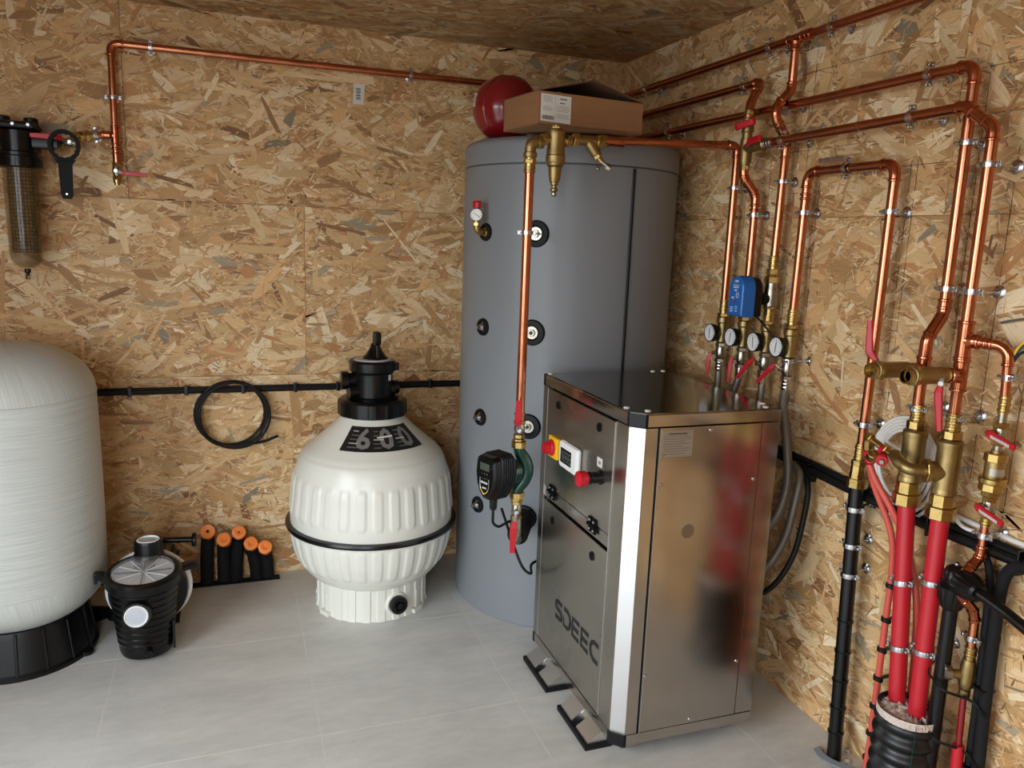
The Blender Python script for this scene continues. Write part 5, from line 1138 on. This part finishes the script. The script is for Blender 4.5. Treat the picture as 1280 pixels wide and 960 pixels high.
# ------------------------------------------------------------------ open brass taps and lower brass stacks
def tap(label, x0, y, z, xe, hp, side):
    X = V((-1,0,0)); c = V((x0,y,z)); L = abs(xe-x0)
    t = thing('brass_tap', (xe,y,z-.02), label, 'valve')
    mb = MB().cyl(c, c+X*.035, .0142, 18); [beads(mb, c+X*q, X, .0125) for q in (.004,.018)]; obj('press_end', mb, 'brass', t)
    obj('body', MB().lathe(c+X*.030, X, [(.015,0),(.0195,.004),(.0195,L-.068),(.0215,L-.064),(.0215,L-.046),(.0175,L-.044)], 24), 'brass_dull', t)
    obj('open_end', MB().lathe(c+X*(L-.018), X, [(.018,-.006),(.020,-.004),(.020,.002),(.0175,.004),(.0185,.006),(.0172,.008),(.0185,.010),(.0172,.012),(.0182,.014),(.0175,.018),(.0145,.018),(.0140,-.030),(.0,-.031)], 24, cap=False), 'brass', t)
    obj('bore_shade', MB().disc(c+X*(L-.018), X, .0138, .004, 20), 'seam', t, label='dark disc painting the shade inside the open end')  # dark disc in the mouth, painting the shade of a hollow end
    obj('hex_ring', MB().hex(c+X*(L-.030), c+X*(L-.020), .0245), 'brass', t)
    s0 = V(hp[0]); v0 = c+X*(L*.52); obj('stem', MB().cyl(v0, v0+(s0-v0).normalized()*.030, .0055, 10).hex(v0+(s0-v0).normalized()*.024, v0+(s0-v0).normalized()*.032, .0085), 'zinc', t)
    obj('handle_arm', MB().strap([v0+(s0-v0).normalized()*.026, V(hp[1])], side, .012, .003), 'zinc', t)
    lever(t, hp[1:], side, w=.017, t=.011); return t
tap('open brass tap with upright red lever, left of the pair facing into the room', -.108, -1.827, 1.152, -.252, [(-.185,-1.79,1.158),(-.190,-1.782,1.168),(-.200,-1.768,1.188),(-.200,-1.766,1.200),(-.200,-1.759,1.262)], (.6,-.8,0))
tap('open brass tap with red lever hanging down, right of the pair facing into the room', -.108, -1.927, 1.156, -.248, [(-.160,-1.945,1.153),(-.160,-1.945,1.135),(-.160,-1.942,1.120),(-.160,-1.944,1.105),(-.160,-1.958,1.034)], (.6,-.8,0))
def stack(label, y, dx=-.087):
    c = V((dx,y,0)); t = thing('brass_tee', (dx,y,.80), label, 'fitting')
    mb = MB().cyl(c+up*1.00, c+up*1.065, .0160, 18); [beads(mb, c+up*q, up, .0140) for q in (1.058,1.044,1.030)]; obj('press_end', mb, 'brass', t)
    obj('reducer', MB().hex(c+up*1.005, c+up*1.025, .0225,8), 'brass', t)
    obj('body', MB().lathe(c+up*.870, up, [(.024,0),(.0285,.004),(.0285,.012),(.0265,.016),(.0265,.112),(.0285,.116),(.0285,.128),(.024,.134)], 30), 'brass_dull', t)
    obj('nut', MB().hex(c+up*.842, c+up*.872, .0285, 8).hex(c+up*.812, c+up*.842, .0335, 8), 'brass', t); return t
tl = stack('large brass tee on the left red pipe', -1.830); tr = stack('large brass tee on the right red pipe', -1.930)
f = V((-.62,-.78,0)).normalized(); c = V((-.087,-1.930,.925)); f2 = V((-.9,.44,0)).normalized()
obj('side_boss', MB().cyl(c, c+f2*.040, .024, 20), 'brass_dull', tr); obj('side_nut', MB().hex(c+f2*.038, c+f2*.050, .029, 8), 'brass', tr)
obj('link_elbow', MB().tube(smooth([c+f2*.046, c+f2*.085, V((-.165,-1.865,.935)), V((-.150,-1.835,.945))], .02, 5), .0145, 16), 'brass_dull', tl)
# small manifold with red hoses
m_ = thing('small_manifold', (-.13,-1.78,.93), 'small brass fittings with red collars feeding the two salmon hoses', 'fitting')
pA, pB = V((-.150,-1.835,.940)), V((-.140,-1.735,.965))
obj('bar', MB().cyl(pA, pB, .0085, 12).hex(pA+(pB-pA)*.25, pA+(pB-pA)*.40, .013).hex(pB, pB+(pA-pB)*.18, .013), 'brass', m_)
for k, (q, e) in enumerate(((V((-.140,-1.742,.958)), V((-.130,-1.735,.905))), (V((-.150,-1.770,.930)), V((-.128,-1.738,.895))))):
    obj('compression_nut', MB().hex(q, q+(e-q)*.5, .014, 8).cyl(q, e, .0095, 12), 'brass', m_)
    obj('red_collar', MB().lathe(q+(e-q)*.55, e-q, [(.0105,0),(.0135,.002),(.0135,.012),(.0105,.014)], 14), 'red', m_)
obj('red_collar', MB().lathe(pA+V((-.004,.028,.004)), pB-pA, [(.0095,0),(.0125,.002),(.0125,.010),(.0095,.012)], 12), 'red', m_)
obj('bleed_valve', MB().cyl((-.150,-1.80,.935),(-.165,-1.815,.925),.009,12).lathe((-.160,-1.808,.928), (-.7,-.7,-.1), [(.0135,0),(.0145,.003),(.0145,.018),(.012,.020)], 12), 'red', m_); obj('bleed_screw', MB().hex((-.172,-1.82,.925),(-.178,-1.826,.924),.007), 'nickel', m_)
t = thing('salmon_hose', (-.060,-1.79,0), 'long salmon-red hose clipped with black clips, left of the red pipes', 'hose')
H = [(-.130,-1.735,.905),(-.105,-1.745,.83),(-.075,-1.785,.72),(-.062,-1.792,.62),(-.060,-1.792,.47),(-.060,-1.793,.30),(-.060,-1.793,.18),(-.064,-1.797,.10),(-.075,-1.80,-.04)]
obj('hose', MB().tube(catmull(H, 8), .0085, 12), 'salmon', t)
for z in (.575,.480,.395,.312,.230,.150,.075): obj('hose_clip', MB().lathe((-.0605,-1.793,z-.006), up, [(.0088,0),(.0125,.001),(.0125,.012),(.0088,.013)], 16).bx(-.050,-.002,-1.797,-1.789,z-.004,z+.004,.001).box((-.064,-1.805,z), (.010,.008,.011), .001), 'black', t)
t = tag(obj('salmon_hose', MB().tube(catmull([(-.128,-1.738,.895),(-.118,-1.760,.85),(-.100,-1.800,.79),(-.070,-1.835,.70),(-.05,-1.87,.55),(-.04,-1.88,.3),(-.04,-1.88,-.04)], 8), .0085, 12), 'salmon'), 'second salmon-red hose passing behind the left red pipe', 'hose')
# red pipes into the corrugated sleeve
RP = [('left thick red pipe running from its brass tee down into the corrugated sleeve', (-.087,-1.832,.815), (-.092,-1.893,.25)), ('right thick red pipe running from its brass tee down into the corrugated sleeve', (-.087,-1.931,.815), (-.095,-1.952,.25))]
for k, (lab, a, b) in enumerate(RP):
    a, b = V(a), V(b); tag(obj('red_pipe', MB().cyl(a, b, .0205, 24), 'red_pipe'), lab, 'pipe')
    for z, w in (((.618,'upper'),(.450,'lower')) if k == 0 else ((.655,'upper'),(.478,'lower'))):
        q = a+(b-a)*((a.z-z)/(a.z-b.z)); clamp(q, b-a, '%s pipe clamp on the %s red pipe' % (w, ('left','right')[k]), r=.0208, wall=(0,q.y-.006,z+.01))
obj('stamped_mark', MB().tube([V((-.1076,-1.933,.775))+V((0,.003*math.cos(q),.004*math.sin(q))) for q in [.7+4.8*k/10 for k in range(11)]], .0005, 5), 'vessel_red', [o for o in C.objects if o.name.startswith('red_pipe')][-1])
cs = V((-.098,-1.930,0)); R = []; rr = random.Random(2)
for k in range(120):
    z = -.08+k*.40/119; r = .0725+.0050*math.sin(z*2*PI/.040); R.append((r, z+.08))
t = thing('corrugated_sleeve', (cs.x,cs.y,-.08), 'black corrugated sleeve around the two red pipes at the bottom right', 'sleeve')
obj('shell', MB().lathe(cs-up*.08, up, R, 48, cap=False), 'corr', t, sharp=60)
n = 40; mb = MB(); ring = []
for rad in (.0,.025,.05,.068,.0725):
    ring.append([cs+V((math.cos(2*PI*k/n)*max(rad,.001), math.sin(2*PI*k/n)*max(rad,.001), .298+rr.uniform(-.006,.010)+(.012 if rad < .06 else .004))) for k in range(n)])
mb.rings(ring, cap=False); obj('filler', mb, 'resin', t, label='pale foam filling with flaky surface'); mb = MB()
for k in range(70):
    a = rr.uniform(0,2*PI); r = rr.uniform(.02,.070); q = cs+V((math.cos(a)*r, math.sin(a)*r, .31)); mb.box(q, (rr.uniform(.006,.018),.004,.003), 0, Matrix.Rotation(rr.uniform(0,6),3,'Z') @ Matrix.Rotation(rr.uniform(-.6,.6),3,'X'))
stuff(obj('foam_flakes', mb, 'resin', t))
obj('liner_rim', MB().lathe(cs+up*.285, up, [(.0715,0),(.0725,.034),(.0735,.034),(.0728,0)], 40, cap=False), 'resin', t)
obj('green_stripe', MB().strap([cs+V((-.045,-.0645,z)) for z in (-.07,.1,.315)], V((.8,-.6,0)), .0016, .0012), 'green', t)
# ------------------------------------------------------------------ white cable coil
t = thing('cable_coil', (-.03,-1.745,.74), 'coil of white cable hung behind the brass tees on the right wall', 'cable'); P = []
for k in range(4*30+6):
    a = PI/2+2*PI*k/30; turn = k/30; P.append(V((-.020-.006*turn, -1.750-.004*turn-math.cos(a)*(.116-.011*turn), .872+.006*turn+math.sin(a)*(.138-.013*turn))))
obj('coil', MB().tube(P, .0048, 9), 'white_cable', t)
obj('loose_end', MB().tube(catmull([P[-1], (-.045,-1.86,.90), (-.03,-1.93,.80), (-.026,-1.98,.788)], 6), .0048, 9), 'white_cable', t)
# ------------------------------------------------------------------ black cable bundle and white trunking along the right wall
t = thing('cable_bundle', (-.02,-1.6,.74), 'thick bundle of black cables running the length of the right wall below the coil', 'cable')
for k, (dx, dz, r) in enumerate(((-.014,.010,.0115),(-.012,-.013,.0105),(-.032,-.002,.010))):
    obj('cable', MB().tube(catmull([(dx,-.84,.792+dz*.7),(dx,-1.05,.790+dz),(dx,-1.36,.780+dz),(dx,-1.75,.762+dz),(dx,-2.05,.765+dz),(dx,-2.45,.768+dz)], 6), r, 12), 'rubber', t)
for y in (-1.42,-1.60,-1.86,-2.10): obj('cable_tie', MB().bx(-.045,-.001,y-.003,y+.003,.735,.792,.002), 'black', t)
t = tag(obj('white_cable', MB().tube(catmull([(-.008,-1.86,.805),(-.008,-1.95,.800),(-.008,-2.1,.797),(-.008,-2.4,.797)], 6), .0065, 10), 'white_cable'), 'straight white cable lying on top of the black bundle at the right edge', 'cable')
for k, (lab, P) in enumerate((('inner black hose looping down from the cable bundle behind the steel cabinet', [(-.04,-1.36,.775),(-.055,-1.41,.755),(-.075,-1.425,.68),(-.10,-1.42,.55),(-.15,-1.38,.44),(-.19,-1.2,.36),(-.2,-.95,.36)]),('outer black hose looping down from the cable bundle behind the steel cabinet', [(-.03,-1.38,.770),(-.045,-1.435,.74),(-.060,-1.455,.66),(-.09,-1.45,.50),(-.15,-1.40,.38),(-.19,-1.2,.31),(-.2,-.95,.30)]))):
    tag(obj('black_hose', MB().tube(catmull(P, 7), (.0125,.0085)[k], 12), ('grey_hose','rubber')[k]), lab.replace('inner black','inner grey') if k == 0 else lab, 'hose')
# two insulated tubes leaving the bundle and going down
for k, (lab, P, r) in enumerate((('left black foam-covered tube bending down from the bundle at the right edge', [(-.030,-1.985,.755),(-.034,-2.020,.742),(-.036,-2.038,.700),(-.036,-2.044,.62),(-.036,-2.052,.44),(-.036,-2.058,.2),(-.036,-2.06,-.03)], .0085), ('right black foam-covered tube arching over and down at the right edge', [(-.050,-2.19,.735),(-.045,-2.130,.760),(-.040,-2.090,.748),(-.038,-2.070,.70),(-.038,-2.070,.60),(-.038,-2.076,.40),(-.038,-2.086,.2),(-.038,-2.09,-.03)], .0135))):
    tt = thing('foam_tube', (-.037,-2.05-.03*k,0), lab, 'pipe'); obj('tube', MB().tube(catmull(P, 7), r, 14), 'foam', tt)
    if k: [obj('cable_tie', MB().bx(-.056,-.020,y_-.012,y_+.030,z_-.004,z_+.004,.002), 'black', tt) for y_, z_ in ((-2.072,.44),(-2.078,.235))]
# ------------------------------------------------------------------ black compression elbow with pipes
e0 = V((-.085,-1.990,.690)); dn = V((0,-.012,-1)).normalized(); fw = V((-.20,-.95,-.06)).normalized()
t = thing('compression_elbow', e0-up*.06, 'ribbed black compression elbow right of the red pipes', 'elbow')
obj('body', MB().ball(e0+V((0,0,.004)), .026, 20).cyl(e0, e0+dn*.05, .022, 20).cyl(e0, e0+fw*.045, .022, 20), 'black', t)
for d in (dn, fw):
    R = []; u_ = frame(d); 
    for h, r in ((.022,.029),(.026,.031),(.052,.0305),(.075,.0235),(.080,.018)):
        R.append([e0+d*h+(u_[1]*math.cos(2*PI*k/72)+u_[2]*math.sin(2*PI*k/72))*(r+(.0016 if (k//2) % 2 and .024 < h < .07 else 0)) for k in range(72)])
    obj('nut', MB().rings(R), 'black', t, sharp=25); obj('collar', MB().lathe(e0+d*.014, d, [(.027,0),(.0295,.003),(.027,.008)], 24), 'black', t)
obj('screw_stub', MB().cyl(e0+up*.02, e0+up*.034, .006, 10), 'zinc', t)
tag(obj('black_pipe', MB().cyl(e0+dn*.075, e0+dn*.76, .0165, 18), 'pe'), 'thick black pipe going down to the floor from the compression elbow', 'pipe')
tag(obj('black_pipe', MB().tube(catmull([e0+fw*.07, e0+fw*.16, e0+fw*.26+V((-.01,0,.0)), e0+fw*.5+V((-.02,0,-.01))], 6), .0125, 16), 'pe'), 'black pipe leaving the compression elbow towards the right edge', 'pipe')
for z, w in ((.43,'upper'),(.30,'lower')):
    q = e0+dn*(e0.z-z); tag(obj('strap', MB().strap(catmull([(-.02,-1.93,z+.02),q+V((-.014,.025,.012)),q+V((-.024,0,.004)),q+V((-.022,-.03,-.008)),(-.060,-2.060,z-.022),(-.058,-2.10,z-.045)], 6), up, .007, .0018), 'black_matt'), '%s black plastic strap across the black pipe and foam tubes' % w, 'strap')
# ------------------------------------------------------------------ thin copper column on the far right
sx, sy = -.052, -2.020
t = pipe_run('copper_pipe', 'thin copper branch from the rightmost drop, bending down to the check valve', [(-.078,-1.945,1.235),(sx-.004,sy+.006,1.232),(sx,sy,1.10)], r=.0102, R=.030, group=RC)
mb = MB(); q0 = V((-.078,-1.945,1.235)); dq = V((.022,-.069,-.003)).normalized(); [beads(mb, q0+dq*h, dq, .0108) for h in (.004,.014,.024,.036)]; mb.cyl(q0, q0+dq*.036, .012); obj('sleeve', mb, 'copper_fit', t)
u = thing('check_valve', (sx,sy,.87), 'brass check valve with silver sticker between two red-levered valves at the right edge', 'valve'); c = V((sx,sy,0))
mb = MB().cyl(c+up*1.085, c+up*1.125, .0115, 16); [beads(mb, c+up*h, up, .0102) for h in (1.12,1.105,1.092)]; obj('press_end', mb, 'brass', u)
obj('body', MB().lathe(c+up*.915, up, [(.014,0),(.022,.004),(.022,.006),(.0185,.014),(.0205,.018),(.0205,.058),(.0185,.064),(.013,.070),(.013,.085)], 26), 'brass_dull', u)
obj('nut', MB().hex(c+up*.974, c+up*.994, .0245, 8).hex(c+up*.906, c+up*.924, .0265, 8).lathe(c+up*.924, up, [(.0275,0),(.0285,.003),(.0285,.011),(.0265,.014)], 26).hex(c+up*.892, c+up*.906, .020), 'brass', u)
obj('core', MB().cyl(c+up*.83, c+up*1.12, .0098, 14), 'nickel', u)
aa = [math.radians(q) for q in (-75,-55,-35,-15,5,20)]
obj('sticker', MB().strap([c+V((math.sin(q)*.0208,-math.cos(q)*.0208,.952)) for q in aa], up, .017, .0006), 'plate', u)
for zc, w in ((1.038,'upper'),(.868,'lower')):
    v = ball_valve('ball_valve', '%s ball valve with slanting red lever on the thin copper column at the right edge' % w, (sx,sy,zc), up, (-.9,.42,0), [(sx-.034,sy+.004,zc+.004),(sx-.040,sy-.006,zc+.003),(sx-.050,sy-.076,zc-.010)], (0,0,1), L=.026, r=.0135, hexr=.0165, w=.018)
    L = plane_fn((sx-.0498,sy-.040,zc-.004), (-.12,-.98,-.18), (0,0,1)); scribble(L, -.026, .024, -.004, .007, (-1,0,0), v, 'paper', 'printed_mark', 3)
c = V((sx,sy,0)); mb = MB().cyl(c+up*.822, c+up*.848, .0115, 16); [beads(mb, c+up*h, up, .0102) for h in (.845,.830)]
t = thing('copper_pipe', (sx,sy-.02,.60), 'thin copper pipe with double S-bend below the lower red-levered valve, right edge', 'pipe', RC); obj('press_end', mb, 'brass', t)
obj('pipe', MB().cyl(c+up*.825, c+up*.760, .0102, 16), 'copper', t)
S_ = [(sx,sy,.770),(sx-.004,sy,.745),(-.078,sy+.002,.722),(-.100,sy+.004,.690),(-.093,sy,.655),(-.068,sy-.010,.628),(-.058,sy-.014,.600)]
q = catmull(S_, 6); obj('s_bend', MB().tube(q, .0118, 16), 'copper_fit', t)
mb = MB(); [beads(mb, q[i], q[min(i+1,len(q)-1)]-q[max(0,i-1)], .0106) for i in (0,6,11,20,26,31,len(q)-1) if i < len(q)]; obj('press_bead', mb, 'copper_fit', t)
obj('pipe', MB().cyl((-.058,sy-.014,.600),(-.058,sy-.016,.520),.0102,16), 'copper', t)
u = thing('brass_tee', (-.058,-2.036,.40), 'small brass drain tee with round grey knob at the lower right', 'fitting'); c = V((-.058,-2.036,0))
mb = MB().cyl(c+up*.50, c+up*.535, .0118, 16); [beads(mb, c+up*h, up, .0106) for h in (.53,.515)]; obj('press_end', mb, 'brass', u)
obj('body', MB().lathe(c+up*.425, up, [(.009,0),(.014,.006),(.0165,.020),(.0165,.060),(.014,.076)], 20).cyl(c+up*.46, c+V((-.030,.018,.462)), .011, 14).lathe(c+up*.405, up, [(.010,0),(.0125,.002),(.0125,.02)], 16), 'brass_dull', u)
kd = V((-.80,.60,.0)).normalized(); obj('knob', MB().lathe(c+V((0,0,.461))+kd*.030, kd, [(.010,0),(.0175,.003),(.0175,.016),(.014,.019),(.013,.016),(0,.016)], 20), 'nickel', u)
t = thing('thin_red_pipe', (-.058,-2.04,-.02), 'thin red pipe in a bright red sleeve below the small brass drain tee', 'pipe'); obj('pipe', MB().cyl((-.058,-2.036,.41),(-.060,-2.046,.24),.0075,14), 'vessel_red', t)
obj('sleeve', MB().cyl((-.060,-2.044,.285),(-.064,-2.062,-.03),.0135,16), 'red_pipe', t); obj('sleeve_clip', MB().box((-.061,-2.050,.205),(.034,.036,.012),.002), 'black', t)
clamp((sx,sy,1.165), up, 'pipe clamp just above the check valve column at the right edge', r=.0104, wall=(0,sy-.020,1.168)); clamp((sx,sy,.800), up, 'pipe clamp below the lower lever of the thin copper column', r=.0104, wall=(0,sy-.006,.803)); clamp((-.058,sy-.015,.555), up, 'pipe clamp above the small brass drain tee', r=.0104, wall=(0,sy-.030,.556))
# valve whose lever tip enters at the right edge
v = ball_valve('ball_valve', 'red-levered valve cut by the right photo edge, under the black pipe', (-.07,-2.29,.660), up, (-1,0,0), [(-.105,-2.275,.664),(-.115,-2.255,.667),(-.122,-2.165,.672)], (0,0,1), L=.034, w=.020)
for z0, z1 in ((.690,2.04),(.0,.63)): obj('pipe', MB().cyl((-.07,-2.29,z0),(-.07,-2.29,z1),.0128), 'copper', v)
# loose wires by the thin elbow
for k, (mm, dz) in enumerate((('grey_hose',0),('yellow',-.012),('green',-.018),('black_matt',-.030))):
    tag(obj('loose_wire', MB().tube(catmull([(-.030,-2.25,1.30+dz*2),(-.034,-2.12,1.29+dz*1.6),(-.040,-2.04,1.262+dz*1.2),(-.050,-2.02,1.225+dz)] if k else [(-.02,-2.25,1.31),(-.02,-2.10,1.307),(-.018,-2.00,1.290),(-.016,-1.955,1.278)], 6), .0032, 8), mm), ['grey cable lying across the wall above the thin copper elbow','yellow wire by the thin copper elbow, right edge','green wire by the thin copper elbow, right edge','black wire below the coloured wires, right edge'][k], 'cable')
